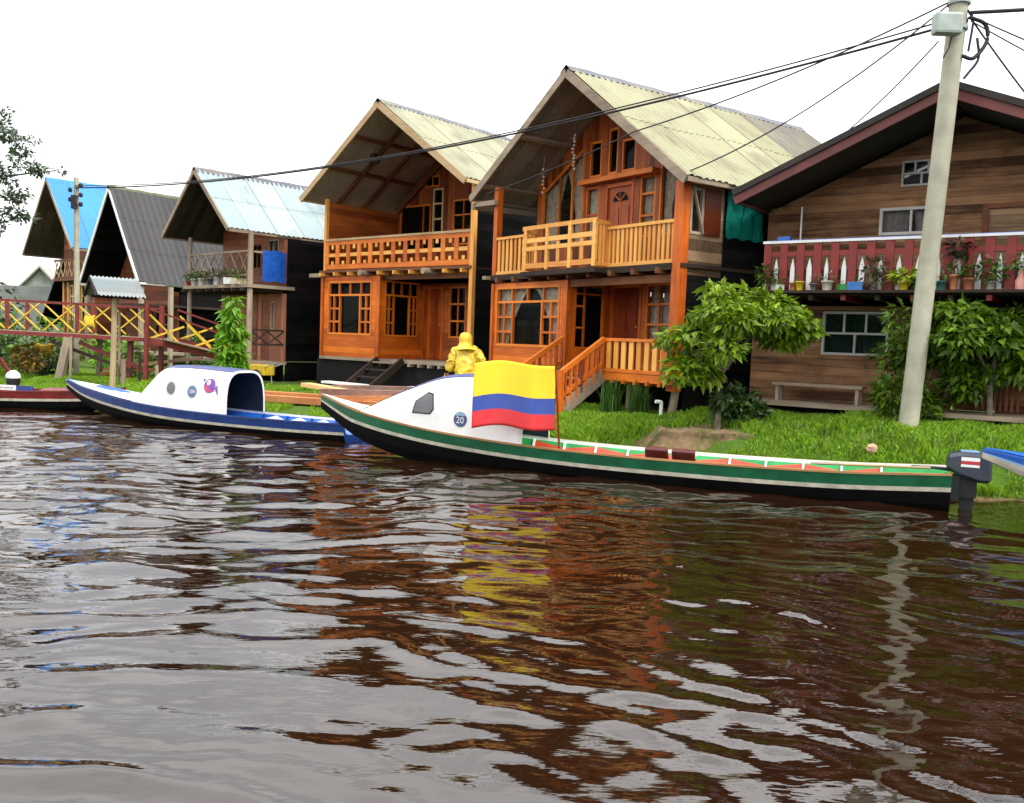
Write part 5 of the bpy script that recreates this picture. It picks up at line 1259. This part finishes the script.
# shelter roof on its post
t = thing('shelter', 'little gabled sheet roof on a single pale post in front of the footbridge', 'shelter', (-10.66, 24.0, 0))
MB().tube([(-.03, 0, .15), (0, 0, 1.5), (.02, 0, 2.78)], [.08, .075, .07], 10).build('post', wood('weathered_pale_post', (.28, .20, .11), (.50, .39, .24), 0, ga=2, rough=.8), t)
for s in (-1, 1):
    P = []
    for i in range(57):
        u = i / 56; x = -.62 + 1.22 * u
        P.append([(x + .06 * v * 1, s * (.02 + .48 * v), 3.32 - .50 * v + .018 * math.sin(u * 2 * math.pi * 12)) for v in (0, .5, 1)])
    MB().grid(P).build('roof_sheet', sheet('zinc_and_glassy_sheet', (.10, .15, .17), (.36, .40, .41), .3, streak=.2), t)
m = MB()
for x in (-.6, .6): m.beam((x, -.46, 2.80), (x, 0, 3.27), .05, .07, 0, (1, 0, 0)); m.beam((x, .46, 2.80), (x, 0, 3.27), .05, .07, 0, (1, 0, 0))
m.beam((-.58, 0, 2.80), (.58, 0, 2.80), .06, .07); m.beam((0, -.45, 2.79), (0, .45, 2.79), .06, .06)
m.build('roof_frame', W_DK, t); t.rotation_euler = (0, 0, R(43))
# loose stakes
for x, y, z, w, m, lab in ((-10.78, 24.6, 2.45, .07, W_GREY, 'tall thin grey stake just right of the shelter post'), (-10.6, 24.45, 1.15, .14, W_GREY, 'short stout grey stake beside the shelter post'), (-10.25, 24.7, 1.35, .09, W_DK, 'dark stake near the cabin of the blue boat'),
                     (-12.35, 25.1, 1.7, .08, W_GREY, 'thin grey stake beside the leaning bridge pile'), (-9.9, 25.0, 1.0, .1, W_GREY, 'low weathered stake behind the blue cabin')):
    o = MB().tube([(x - .02, y, gz(x, y) - .3), (x + .01, y, z * .6), (x, y, z)], w / 2, 8).build('mooring_stake', m); tag(o, lab, 'stake', 'mooring stakes by the footbridge')

# ================================================================== utility poles and cables
pl = thing('utility_pole', 'leaning concrete utility pole in front of the brown house at the right', 'utility pole', (6.25, 14.17, 1.0))
MB().tube([(0, 0, -.4), (.13, -.16, 3.2), (.255, -.30, 6.9)], [.150, .140, .132], 16).build('pole_shaft', P_CONC, pl)
for zz in (5.95, 6.32):
    m = MB(); m.tube([(.235 + (zz - 6.3) * .035, -.28 - (zz - 6.3) * .03, zz - .03), (.235 + (zz - 6.3) * .035, -.28 - (zz - 6.3) * .03, zz + .03)], .165, 16); m.build('steel_band', P_GREYM, pl)
jb = MB().box(-.22, .18, -.60, -.40, 5.77, 6.08).build('junction_box', paint('pale_green_grey_box', (.34, .40, .36), .5, .2, 6), pl, bevel=.04)
MB().tube([(.1, -.4, 5.78), (.05, -.45, 5.6), (-.02, -.44, 5.45)], .012, 6).build('dangling_wire', P_CABLE, pl)
MB().tube(spline([(.38, -.33, 6.1), (.62, -.34, 6.0), (.66, -.34, 5.75), (.48, -.35, 5.5), (.30, -.36, 5.52)]), .03, 8).build('cable_loop', P_CABLE, pl)
MB().tube(spline([(.52, -.33, 5.8), (.56, -.33, 5.5), (.42, -.33, 5.28), (.36, -.33, 5.2)]), .02, 8).build('cable_loop', P_CABLE, pl)
MB().tube(spline([(.34, -.34, 6.2), (.44, -.33, 6.05), (.40, -.33, 5.6)]), .018, 8).build('cable_loop', P_CABLE, pl)
fp = thing('utility_pole', 'slim grey utility pole behind the footbridge at the left', 'utility pole', (-13.3, 27.4, .3))
MB().tube([(0, 0, -.4), (0, 0, 3), (-.03, 0, 6.15)], [.085, .08, .07], 10).build('pole_shaft', P_CONC, fp)
m = MB()
for k in range(5): m.lathe([(.02, -.07), (.075, -.03), (.045, 0), (.075, .03), (.02, .07)], (-.03 + .16 * (-1) ** k, -.05, 5.35 + k * .14), 8)
m.box(-.09, .05, -.22, -.10, 5.2, 5.6); m.build('insulator_rack', P_CABLE, fp)
def cable(p0, p1, sag, r, label, n=36, twist=0):
    p0, p1 = Vector(p0), Vector(p1); pts = []
    for i in range(n + 1):
        u = i / n; p = p0.lerp(p1, u); p.z -= sag * 4 * u * (1 - u); pts.append(p)
    o = MB().tube(pts, r, 6).build('overhead_cable', P_CABLE); return tag(o, label, 'cable', 'overhead cables')
A = (6.42, 13.85, 7.0)
cable(A, (-13.33, 27.35, 6.14), .62, .020, 'thickest sagging cable from the concrete pole to the slim far pole')
cable((6.4, 13.84, 7.08), (-13.33, 27.33, 6.2), .66, .013, 'thin wire running just above the thickest cable')
lw = lambda u, n, z: Vector((-.54 + .579 * u - .815 * n, 21.53 - .815 * u - .579 * n, z))
def multi(pl_, r, label):
    pts = []
    for (a, b, sg) in pl_: pts += [a.lerp(b, i / 16) - Vector((0, 0, sg * 4 * (i / 16) * (1 - i / 16))) for i in range(17)][(1 if pts else 0):]
    return tag(MB().tube(pts, r, 6).build('overhead_cable', P_CABLE), label, 'cable', 'overhead cables')
multi([(Vector((6.30, 13.85, 7.3)), lw(5.1, .36, 6.02), .12), (lw(5.1, .36, 6.02), lw(.05, .34, 5.42), .06)], .013, 'wire from the pole top across the gable of the flag house')
cable((6.32, 13.86, 7.28), (2.95, 16.5, 5.15), .24, .012, 'wire from the pole top to the right eave of the flag house')
cable((6.22, 13.9, 6.75), (5.55, 16.2, 5.75), .06, .011, 'short wire from the junction box to the brown house roof')
cable((6.6, 13.8, 7.15), (17.5, 6.2, 6.9), .35, .028, 'thick cable leaving the concrete pole to the right')
cable((6.6, 13.8, 7.4), (17.5, 9.0, 7.0), .2, .012, 'thin wire leaving the pole top to the upper right')
cable((6.62, 13.85, 7.1), (7.25, 16.0, 5.8), .03, .012, 'wire dropping from the pole to the brown house roof ridge')
cable((6.65, 13.85, 7.1), (9.3, 15.0, 5.2), .08, .014, 'thicker wire dropping steeply right of the pole')
cable((6.66, 13.85, 7.12), (10.6, 13.0, 5.4), .08, .011, 'upper of two thin wires fanning right of the pole')
cable((6.66, 13.85, 7.05), (10.6, 13.3, 5.0), .06, .010, 'lower of two thin wires fanning right of the pole')

# ================================================================== trees, bushes, plants
BARK = paint('grey_bark', (.17, .14, .10), .9, .45, 9, bump=.5)
LF_BROAD = leafmat('broad_leaf', (.018, .075, .004), (.32, .47, .018), .35, .38)
LF_DARK = leafmat('dark_leaf', (.010, .038, .006), (.045, .10, .012), .25)
LF_HEART = leafmat('heart_leaf', (.07, .22, .012), (.24, .48, .02), .35)
LF_SHRUB = leafmat('shrub_leaf', (.012, .05, .004), (.16, .29, .012), .3)
LF_GREY = leafmat('grey_green_leaf', (.025, .05, .03), (.11, .16, .08), .25)  # grey-green leaves, the tree's own colour
def branchy(t, base, limbs, r0, m=BARK):
    """tapered trunk and limbs, one mesh"""
    mb = MB()
    for pts, ra, rb in limbs:
        n = len(pts); mb.tube(pts, [ra + (rb - ra) * i / (n - 1) for i in range(n)], 8)
    return mb.build('trunk', m, t)
def tree(label, x, y, cl, n, size, leaf, limbs, name='tree', cat='tree', group=None, droop=.3, shell=.5):
    """cl: clumps (dx, dy, z, rx, ry, rz) relative to the trunk foot"""
    z0 = gz(x, y); t = thing(name, label, cat, (x, y, z0), 0, group)
    if limbs: branchy(t, None, limbs, 0)
    mb = MB(); vol = [c[3] * c[4] * c[5] for c in cl]; sv = sum(v ** .67 for v in vol)
    for c, v in zip(cl, vol): leafcloud(mb, ball(int(n * v ** .67 / sv), c[:3], c[3:], shell), size, droop=droop)
    mb.build('crown', leaf, t); return t
random.seed(21)
cl = []
for i in range(30):
    a = random.uniform(0, 6.28); q = random.uniform(.15, 1) ** .6
    cl.append((.33 + 1.0 * q * math.cos(a), .65 * q * math.sin(a), 1.80 + .55 * math.cos(q * 1.6) + random.uniform(-.42, .12), random.uniform(.22, .36), random.uniform(.22, .34), random.uniform(.10, .18)))
cl += [(-.62, -.1, 1.0, .32, .3, .22), (-.35, .0, 1.15, .3, .3, .22), (1.38, -.1, 1.72, .28, .25, .1), (-.75, 0, 1.5, .28, .25, .2), (-.2, -.1, .95, .2, .2, .15)]
tree('broad-leaved bright green tree between the flag house and the brown house', 3.47, 15.15, cl, 4600, .155, LF_BROAD,
     [([(0, 0, -.2), (.03, 0, .45), (.0, .05, .95), (.12, .05, 1.7)], .06, .04), ([(.0, .05, .9), (.4, .1, 1.45), (.8, .1, 1.9)], .04, .02), ([(0, .02, .75), (-.35, .05, 1.2), (-.55, .05, 1.5)], .035, .018), ([(.1, .05, 1.2), (.3, -.2, 1.6), (.4, -.3, 1.9)], .03, .015)], droop=.45)
tree('dark low shrub at the foot of the broad-leaved tree', 3.85, 15.35, [(0, 0, .28, .42, .35, .28), (-.2, -.15, .42, .25, .2, .2), (.25, .05, .2, .25, .25, .2)], 520, .17, LF_DARK, [([(0, 0, -.1), (.02, 0, .3)], .03, .015)], 'shrub', 'shrub')
cl = [(random.uniform(-.38, 1.0), random.uniform(-.3, .35), random.uniform(.12, 1.75), random.uniform(.24, .40), random.uniform(.2, .3), random.uniform(.18, .30)) for _ in range(34)]
tree('dense green shrub behind the foot of the concrete pole', 6.55, 14.75, cl, 5000, .125, LF_SHRUB, [([(0, 0, -.1), (.05, 0, .8), (.1, 0, 1.4)], .035, .015), ([(.1, .1, -.1), (.3, .1, .7), (.35, 0, 1.3)], .03, .012)], 'shrub', 'shrub')
random.seed(5)
cl = [(random.uniform(-.75, 1.1), random.uniform(-.4, .4), random.uniform(1.25, 1.85) , random.uniform(.22, .4), random.uniform(.22, .35), random.uniform(.14, .24)) for _ in range(20)] + [(random.uniform(-.1, 1.0), random.uniform(-.3, .2), random.uniform(.75, 1.2), .25, .25, .2) for _ in range(6)]
tree('wide leafy tree below the balustrade at the right edge', 7.6, 14.25, cl, 3800, .155, leafmat('mid_broad_leaf', (.014, .055, .004), (.19, .34, .014), .35), [([(0, 0, -.2), (-.02, .05, .6), (.05, .05, 1.3)], .05, .035), ([(0, .05, .7), (.4, 0, 1.2), (.7, 0, 1.5)], .035, .02), ([(0, .05, .7), (-.3, 0, 1.2), (-.5, 0, 1.5)], .03, .02)], droop=.4)
random.seed(9)
cl = [(.08 * math.sin(k * 2.1), .08 * math.cos(k * 1.7), .25 + k * .16, .44 - .022 * k, .38 - .02 * k, .17) for k in range(14)]
tree('upright bright green bush with heart-shaped leaves before the brown house', -7.52, 24.0, cl, 1100, .23, LF_HEART, [([(0, 0, -.2), (.03, 0, 1.0), (0, 0, 2.0)], .04, .015)], 'bush', 'bush', droop=.6)
random.seed(33)
cl = []
for (x, z, r_) in ((1.35, 7.5, .5), (1.75, 7.0, .45), (2.1, 6.6, .42), (1.4, 6.4, .55), (1.9, 6.0, .5), (1.3, 5.4, .5), (1.9, 5.4, .34), (1.2, 4.9, .4), (.8, 8.0, .8), (.3, 6.8, .9), (-.3, 5.6, 1.0), (-1.2, 7.4, 1.0), (2.05, 7.55, .22), (1.1, 8.35, .3), (-.2, 4.4, .9)):
    for _ in range(3): cl.append((x - .05 + random.uniform(-.25, .25), random.uniform(-.5, .5), z - .5 + random.uniform(-.2, .2), r_ * .62, r_ * .8, r_ * .34))
cl += [(2.85, .1, 6.2, .2, .15, .1), (2.2, .1, 6.1, .3, .2, .12), (1.7, 0, 4.75, .3, .2, .14)]
tree('airy grey-green tree reaching in at the upper left edge', -16.3, 26.6, cl, 7500, .13, LF_GREY,
     [([(0, 0, -.2), (.1, 0, 2.5), (-.1, 0, 5), (0, 0, 8)], .2, .05), ([(0, 0, 3.8), (.9, 0, 4.5), (1.8, 0, 4.8)], .05, .008), ([(-.05, 0, 5.2), (.9, .1, 5.9), (2.1, .1, 6.1), (2.85, .1, 6.2)], .05, .008), ([(0, 0, 6), (.8, 0, 7), (1.5, 0, 7.7)], .05, .012), ([(0, 0, 5), (-.8, 0, 6.4), (-1.3, 0, 7.4)], .05, .02)], droop=.1, shell=.2)
random.seed(12)
bl_specs = [(-22.0, 37.5, 2.4, 3.3, LF_DARK, 'dark green bush beyond the footbridge at the left edge', 1300, .26), (-25.5, 41.5, 2.6, 3.6, LF_SHRUB, 'tall mid-green bush at the far left under the tree', 900, .34), (-16.4, 30.0, .9, .8, LF_SHRUB, 'low green bush under the footbridge near the red boat', 500, .2),
            (-14.3, 27.6, .8, .7, LF_DARK, 'dark bush under the yellow cloth behind the red boat', 520, .18), (-12.0, 29.0, .8, .9, LF_SHRUB, 'green bush behind the slim utility pole', 420, .18), (-9.6, 28.2, .6, .6, LF_SHRUB, 'small bush under the ramp', 300, .16), (-18.2, 31.5, 1.0, 1.1, LF_DARK, 'dark bush at the left edge below the footbridge rail', 600, .22), (-11.0, 30.8, .7, 1.3, LF_SHRUB, 'bush against the porch of the dark-roofed house', 380, .2),
            (-17.0, 33.5, 1.3, 2.2, LF_SHRUB, 'mid-green bush behind the yellow crossed slats', 700, .22), (-20.0, 34.5, 1.4, 2.0, LF_SHRUB, 'wide bush behind the left end of the footbridge', 700, .22), (-14.8, 33.0, .9, 1.2, LF_HEART, 'light green bush in front of the dark-roofed house', 420, .24), (-28.5, 46, 2.5, 2.0, leafmat('pale_far_leaf', (.06, .10, .03), (.16, .20, .07)), 'pale bush by the grey garden wall', 700, .4)]
for x, y, r_, hh, lf, lab, n, sz in bl_specs:
    cl = [(random.uniform(-r_, r_) * .6, random.uniform(-r_, r_) * .5, random.uniform(.15, .8) * hh, r_ * random.uniform(.3, .5), r_ * .4, hh * random.uniform(.2, .34)) for _ in range(9)]
    tree(lab, x, y, cl, n, sz, lf, [([(0, 0, -.1), (.05, 0, hh * .6)], .04, .02)], 'bush', 'bush', 'bushes on the left bank')
# reddish and yellow shrub with flowers
cl = [(random.uniform(-.7, .7), random.uniform(-.3, .3), random.uniform(.3, .9), .3, .3, .2) for _ in range(8)]
tree('orange-flowered shrub at the left edge under the footbridge', -14.7, 26.4, cl, 420, .16, leafmat('rusty_leaf', (.10, .06, .01), (.34, .20, .02)), [([(0, 0, -.1), (0, 0, .5)], .03, .015)], 'shrub', 'shrub')
def drape(name, label, pts, m, cat='cloth', w=.5, dp=.45, rz=0):
    P = []
    for i in range(13):
        u = i / 12; row = []
        for j in range(11):
            v = j / 10 * 2 - 1; row.append(((u - .5) * w + .03 * math.sin(v * 5), v * .14 * (1 - .3 * abs(v)) , -abs(v) ** 1.6 * dp * (1 - .35 * math.sin(u * 3.1)) + .03 * math.sin(u * 9)))
        P.append(row)
    o = MB().grid(P).build(name, m, None, pts); o.rotation_euler = (0, 0, rz)
    so = o.modifiers.new('thick', 'SOLIDIFY'); so.thickness = .012; return tag(o, label, cat)
YC = fab('yellow_cloth', (.72, .50, .06))
drape('yellow_cloth', 'yellow cloth spread to dry on a bush behind the red boat', (-14.15, 27.1, 1.42), YC, w=.55, dp=.35)
drape('yellow_cloth', 'yellow raincoat hung over the footbridge rail', (-12.12, 25.77, 2.30), YC, w=.28, dp=.42)
# tall grass tufts under the deck
def tuft(mb, x, y, n, h, sp, lean=.4):
    for _ in range(n):
        a = random.uniform(0, 6.28); q = random.uniform(0, sp); px, py = x + q * math.cos(a), y + q * math.sin(a); z = gz(px, py) - .03
        hh = h * random.uniform(.6, 1.1); b = random.uniform(0, 6.28); l = random.uniform(.05, lean) * hh; w = .012
        dx, dy = math.cos(b), math.sin(b)
        mb.add([(px - dy * w, py + dx * w, z), (px + dy * w, py - dx * w, z), (px + dx * l * .3 + dy * w, py + dy * l * .3 - dx * w, z + hh * .6), (px + dx * l * .3 - dy * w, py + dy * l * .3 + dx * w, z + hh * .6), (px + dx * l, py + dy * l, z + hh)], [(0, 1, 2, 3), (3, 2, 4)])
LF_REED = leafmat('reed_green', (.02, .07, .008), (.07, .16, .02))
for x, y, lab in ((1.9, 17.3, 'left clump of tall reeds in the shade under the wooden stair deck'), (2.4, 16.9, 'right clump of tall reeds in the shade under the wooden stair deck')):
    mb = MB(); tuft(mb, x, y, 130, .68, .22); o = mb.build('reed_clump', LF_REED); tag(o, lab, 'reeds', 'reed clumps under the deck')
# small things on the bank
t = thing('pipe_stub', 'short bent white pipe sticking up from the grass below the wooden deck', 'pipe', (2.75, 16.55, gz(2.75, 16.55)), R(200))
MB().tube(spline([(0, 0, -.1), (0, 0, .22), (.02, 0, .27), (.12, 0, .28)], 4), .035, 10).build('pipe_body', P_WHITE, t)
m = MB(); P = []
for i in range(61):
    u = i / 60; x = 2.15 + 1.85 * u; yb = 15.16 - .231 * (x - 2.25)
    n1 = float(vnoise(np.array(x * 3.6), np.array(1.7), 51)) - .5; n2 = float(vnoise(np.array(x * 9.0), np.array(4.2), 52)) - .5; n3 = float(vnoise(np.array(x * 21.0), np.array(2.2), 53)) - .5
    ed = min(1, u * 5, (1 - u) * 3.2); gb = gz(x, yb + .1)
    tp = gb - .03 + ed * (max(.10, .68 - gb) + .05 * n1 + .02 * n3); row = []
    for dy, dz, k in ((-.30, -.42, .10), (-.20, -.27, .16), (-.13, -.20, .12), (-.10, -.10, .10), (-.13, -.03, .08), (-.05, .0, .08), (.1, .012, .06), (.3, .0, .05), (.55, -.10, .03), (.8, -.3, 0)):
        row.append((x + k * .3 * n3, yb + dy + k * 1.4 * n1 + k * .8 * n2, tp + dz + k * .35 * n2 + k * .25 * n3))
    P.append(row)
t_ = NT('eroded_sandy_earth'); v_ = t_.obj(); sz = t_.n('ShaderNodeSeparateXYZ'); t_.set(sz.inputs[0], v_)
cc = t_.mix(t_.noise(v_, 7, 6, .65), (.08, .045, .022), (.42, .29, .15)); cc = t_.mix(t_.ramp(t_.math('ADD', sz.outputs[2], t_.math('MULTIPLY', t_.noise(v_, 3, 3), .2)), [(.80, 0.0), (.90, .75)]), cc, (.50, .36, .20)); cc = t_.mix(t_.ramp(t_.noise(v_, 4, 4), [(.5, 0), (.62, .8)]), cc, (.10, .14, .02))
t_.set(t_.b.inputs['Base Color'], cc); t_.b.inputs['Roughness'].default_value = .95; t_.bump(t_.noise(v_, 12, 6, .7), 1.0, .08)
tag(m.grid(P).build('earth_bank', t_.m), kind='structure')
t = thing('litter_ball', 'crumpled pale orange and white wrapper on the grass slope', 'litter', (5.55, 13.75, gz(5.55, 13.75) + .12))
m = MB(); P = []
for i in range(9):
    a = math.pi * i / 8; row = [((.085 + .02 * math.sin(5 * k + i * 3)) * math.sin(a) * math.cos(k * .7), (.085 + .02 * math.cos(7 * k + i)) * math.sin(a) * math.sin(k * .7), .075 * math.cos(a)) for k in range(9)]; P.append(row + row[:1])
m.grid(P, smooth=False); m.build('wrapper', fab('pale_orange_wrapper', (.70, .45, .30)), t)
ct = thing('handcart', 'yellow handcart with a wheel beside the dark side wall of the brown house', 'handcart', (-7.35, 26.3, gz(-7.35, 26.3)), R(-35))
MB().box(-.34, .34, -.2, .2, .26, .56).build('tray', P_YEL, ct, bevel=.02)
m = MB()
for k in range(16):
    a, b = 2 * math.pi * k / 16, 2 * math.pi * (k + 1) / 16; m.beam((.02 + .2 * math.cos(a), -.23, .2 + .2 * math.sin(a)), (.02 + .2 * math.cos(b), -.23, .2 + .2 * math.sin(b)), .05, .045, 0, (0, 1, 0))
m.build('tyre', P_RUB, ct); m = MB()
for k in range(6): m.beam((.02, -.23, .2), (.02 + .18 * math.cos(k * 1.05), -.23, .2 + .18 * math.sin(k * 1.05)), .02, .02, 0, (0, 1, 0))
m.build('spokes', P_GREYM, ct)
MB().tube([(.34, -.15, .5), (.75, -.15, .62)], .018, 6).tube([(.34, .15, .5), (.75, .15, .62)], .018, 6).build('handle', P_GREYM, ct); MB().tube([(.3, .1, .27), (.34, .1, 0)], .018, 6).tube([(-.3, .1, .27), (-.3, .1, 0)], .018, 6).build('leg', P_GREYM, ct)

# ================================================================== grass
def grass():
    N = 190000
    x = RNG.uniform(-19, 12, N); w = np.interp(x, WX, WY); t = RNG.uniform(0, 1, N) ** 1.25 * np.where(x > 2, 3.2, 5.0) + .06
    y = w + t; z = terr(x, y)
    ok = z > .03
    e = ((x - 2.75) / 1.0) ** 2 + ((y - 15.2) / .5) ** 2
    ok &= (e > 1.0 + .5 * (vnoise(x * 4, y * 4, 2) - .5)) | (RNG.uniform(0, 1, N) < .06)
    yb = 15.16 - .231 * (x - 2.25); ok &= ~((x > 2.3) & (x < 3.85) & (y > yb - .42) & (y < yb + .10 + .2 * vnoise(x * 6, y * 6, 8)))
    ok &= vnoise(x * 1.3, y * 1.3, 7) > .19
    ok &= vnoise(x * 4.3, y * 4.3, 17) > .13
    for h, wd, dp in ((H3, 6.1, 7), (H2, 6.1, 8), (H4, 6.9, 3), (H1, 3.9, 6)):
        a = h.rotation_euler.z; dx, dy = x - h.location.x, y - h.location.y
        lx = math.cos(a) * dx + math.sin(a) * dy; ly = -math.sin(a) * dx + math.cos(a) * dy
        ok &= ~((lx > -.2) & (lx < wd) & (ly > (.15 if h is H4 else .25)) & (ly < dp))
    near = np.where(x > 0, 1, np.clip(1.25 + x * .03, .55, 1)); ok &= RNG.uniform(0, 1, N) < near
    x, y, z = x[ok], y[ok], z[ok]; n = len(x)
    cl = vnoise(x * 2.2, y * 2.2, 31)
    h = (.025 + .12 * cl ** 2.2 + .03 * RNG.uniform(0, 1, n)) * np.where(x > -2, 1.15, .9); wd = RNG.uniform(.006, .012, n) * 1.25
    a = RNG.uniform(0, 2 * np.pi, n); l = h * RNG.uniform(.1, .9, n); dx, dy = np.cos(a), np.sin(a)
    q = RNG.uniform(0, 2 * np.pi, n); sx, sy = np.cos(q), np.sin(q)
    v = np.stack([np.stack([x - sx * wd, y - sy * wd, z - .02], 1), np.stack([x + sx * wd, y + sy * wd, z - .02], 1),
                  np.stack([x + dx * l * .35 + sx * wd * .8, y + dy * l * .35 + sy * wd * .8, z + h * .6], 1), np.stack([x + dx * l, y + dy * l, z + h], 1)], 1).reshape(-1, 3)
    f = np.arange(n)[:, None] * 4 + np.array([[0, 1, 2, 3]])
    o = np_polys('grass', v, f, leafmat('turf_blades', (.06, .19, .006), (.34, .54, .025), .35, .5)); tag(o, kind='stuff')
grass()
mb = MB(); random.seed(4)
for i in range(46):
    x = random.uniform(-1.0, 9.5); t_ = random.uniform(.15, 1.3); y = float(np.interp(x, WX, WY)) + t_
    if ((x - 2.75) / 1.1) ** 2 + ((y - 15.2) / .55) ** 2 < 1: continue
    tuft(mb, x, y, 12, .20, .12, .8)
o = mb.build('weeds', leafmat('weed_green', (.05, .13, .01), (.20, .30, .03))); tag(o, kind='stuff')

# ================================================================== camera, sky, sun
cam = bpy.data.cameras.new('camera'); co = bpy.data.objects.new('camera', cam); COL.objects.link(co)
cam.lens = 36 * 900 / 1024; cam.sensor_width = 36; cam.clip_end = 3000; cam.clip_start = .05
p, r = R(3.78), R(2.1)
fw = Vector((0, math.cos(p), -math.sin(p))); r0 = Vector((1, 0, 0)); u0 = Vector((0, math.sin(p), math.cos(p)))
rt = r0 * math.cos(r) + u0 * math.sin(r); up = u0 * math.cos(r) - r0 * math.sin(r)
M4 = Matrix((rt, up, -fw)).transposed().to_4x4(); M4.translation = (0, 0, 2.0); co.matrix_world = M4
SC.camera = co

W = bpy.data.worlds.new('World'); SC.world = W; W.use_nodes = True; nt = W.node_tree; bg = nt.nodes['Background']
SUN_EL, SUN_AZ = R(52), R(128)     # azimuth clockwise from +Y
sky = nt.nodes.new('ShaderNodeTexSky'); sky.sky_type = 'NISHITA'; sky.sun_disc = False; sky.sun_elevation = SUN_EL; sky.sun_rotation = SUN_AZ
sky.air_density = 1.0; sky.dust_density = 2.5; sky.ozone_density = 1.0
tc = nt.nodes.new('ShaderNodeTexCoord'); sp = nt.nodes.new('ShaderNodeSeparateXYZ'); nt.links.new(tc.outputs['Generated'], sp.inputs[0])
mp = nt.nodes.new('ShaderNodeMapping'); mp.inputs['Scale'].default_value = (1.3, 1.3, 3.2); nt.links.new(tc.outputs['Generated'], mp.inputs[0])
ns = nt.nodes.new('ShaderNodeTexNoise'); ns.inputs['Scale'].default_value = 1.6; ns.inputs['Detail'].default_value = 6; nt.links.new(mp.outputs[0], ns.inputs[0])
cr = nt.nodes.new('ShaderNodeValToRGB'); nt.links.new(sp.outputs[2], cr.inputs[0])
el = cr.color_ramp.elements; el[0].position = 0; el[0].color = (.62, .62, .61, 1); el[1].position = .75; el[1].color = (1, 1, 1, 1)
ml = nt.nodes.new('ShaderNodeMath'); ml.operation = 'MULTIPLY_ADD'; nt.links.new(ns.outputs[0], ml.inputs[0]); ml.inputs[1].default_value = .5; ml.inputs[2].default_value = .75
sc_ = nt.nodes.new('ShaderNodeVectorMath'); sc_.operation = 'SCALE'; nt.links.new(cr.outputs[0], sc_.inputs[0]); nt.links.new(ml.outputs[0], sc_.inputs['Scale'])
s2 = nt.nodes.new('ShaderNodeVectorMath'); s2.operation = 'SCALE'; s2.inputs['Scale'].default_value = 13.0; nt.links.new(sc_.outputs[0], s2.inputs[0])
cv = nt.nodes.new('ShaderNodeValToRGB'); nt.links.new(ns.outputs[0], cv.inputs[0]); cv.color_ramp.elements[0].position = .36; cv.color_ramp.elements[0].color = (.62, .62, .62, 1); cv.color_ramp.elements[1].position = .55; cv.color_ramp.elements[1].color = (.96, .96, .96, 1)
mx = nt.nodes.new('ShaderNodeMix'); mx.data_type = 'RGBA'; nt.links.new(cv.outputs[0], mx.inputs[0]); nt.links.new(sky.outputs[0], mx.inputs[6]); nt.links.new(s2.outputs[0], mx.inputs[7])
nt.links.new(mx.outputs[2], bg.inputs['Color']); bg.inputs['Strength'].default_value = .12
sl = bpy.data.lights.new('sun', 'SUN'); sl.energy = 1.5; sl.angle = R(14); sl.color = (1, .95, .87)
so = bpy.data.objects.new('sun', sl); COL.objects.link(so)
d = Vector((math.sin(SUN_AZ) * math.cos(SUN_EL), math.cos(SUN_AZ) * math.cos(SUN_EL), math.sin(SUN_EL)))
so.rotation_euler = d.to_track_quat('Z', 'Y').to_euler(); so.location = d * 60
SC.view_settings.view_transform = 'Standard'; SC.view_settings.look = 'None'; SC.view_settings.gamma = 1; SC.view_settings.exposure = .92
SC.view_settings.use_curve_mapping = False
SC.cycles.max_bounces = 8; SC.cycles.transparent_max_bounces = 12; SC.cycles.caustics_reflective = False; SC.cycles.caustics_refractive = False
SC.cycles.use_denoising = True
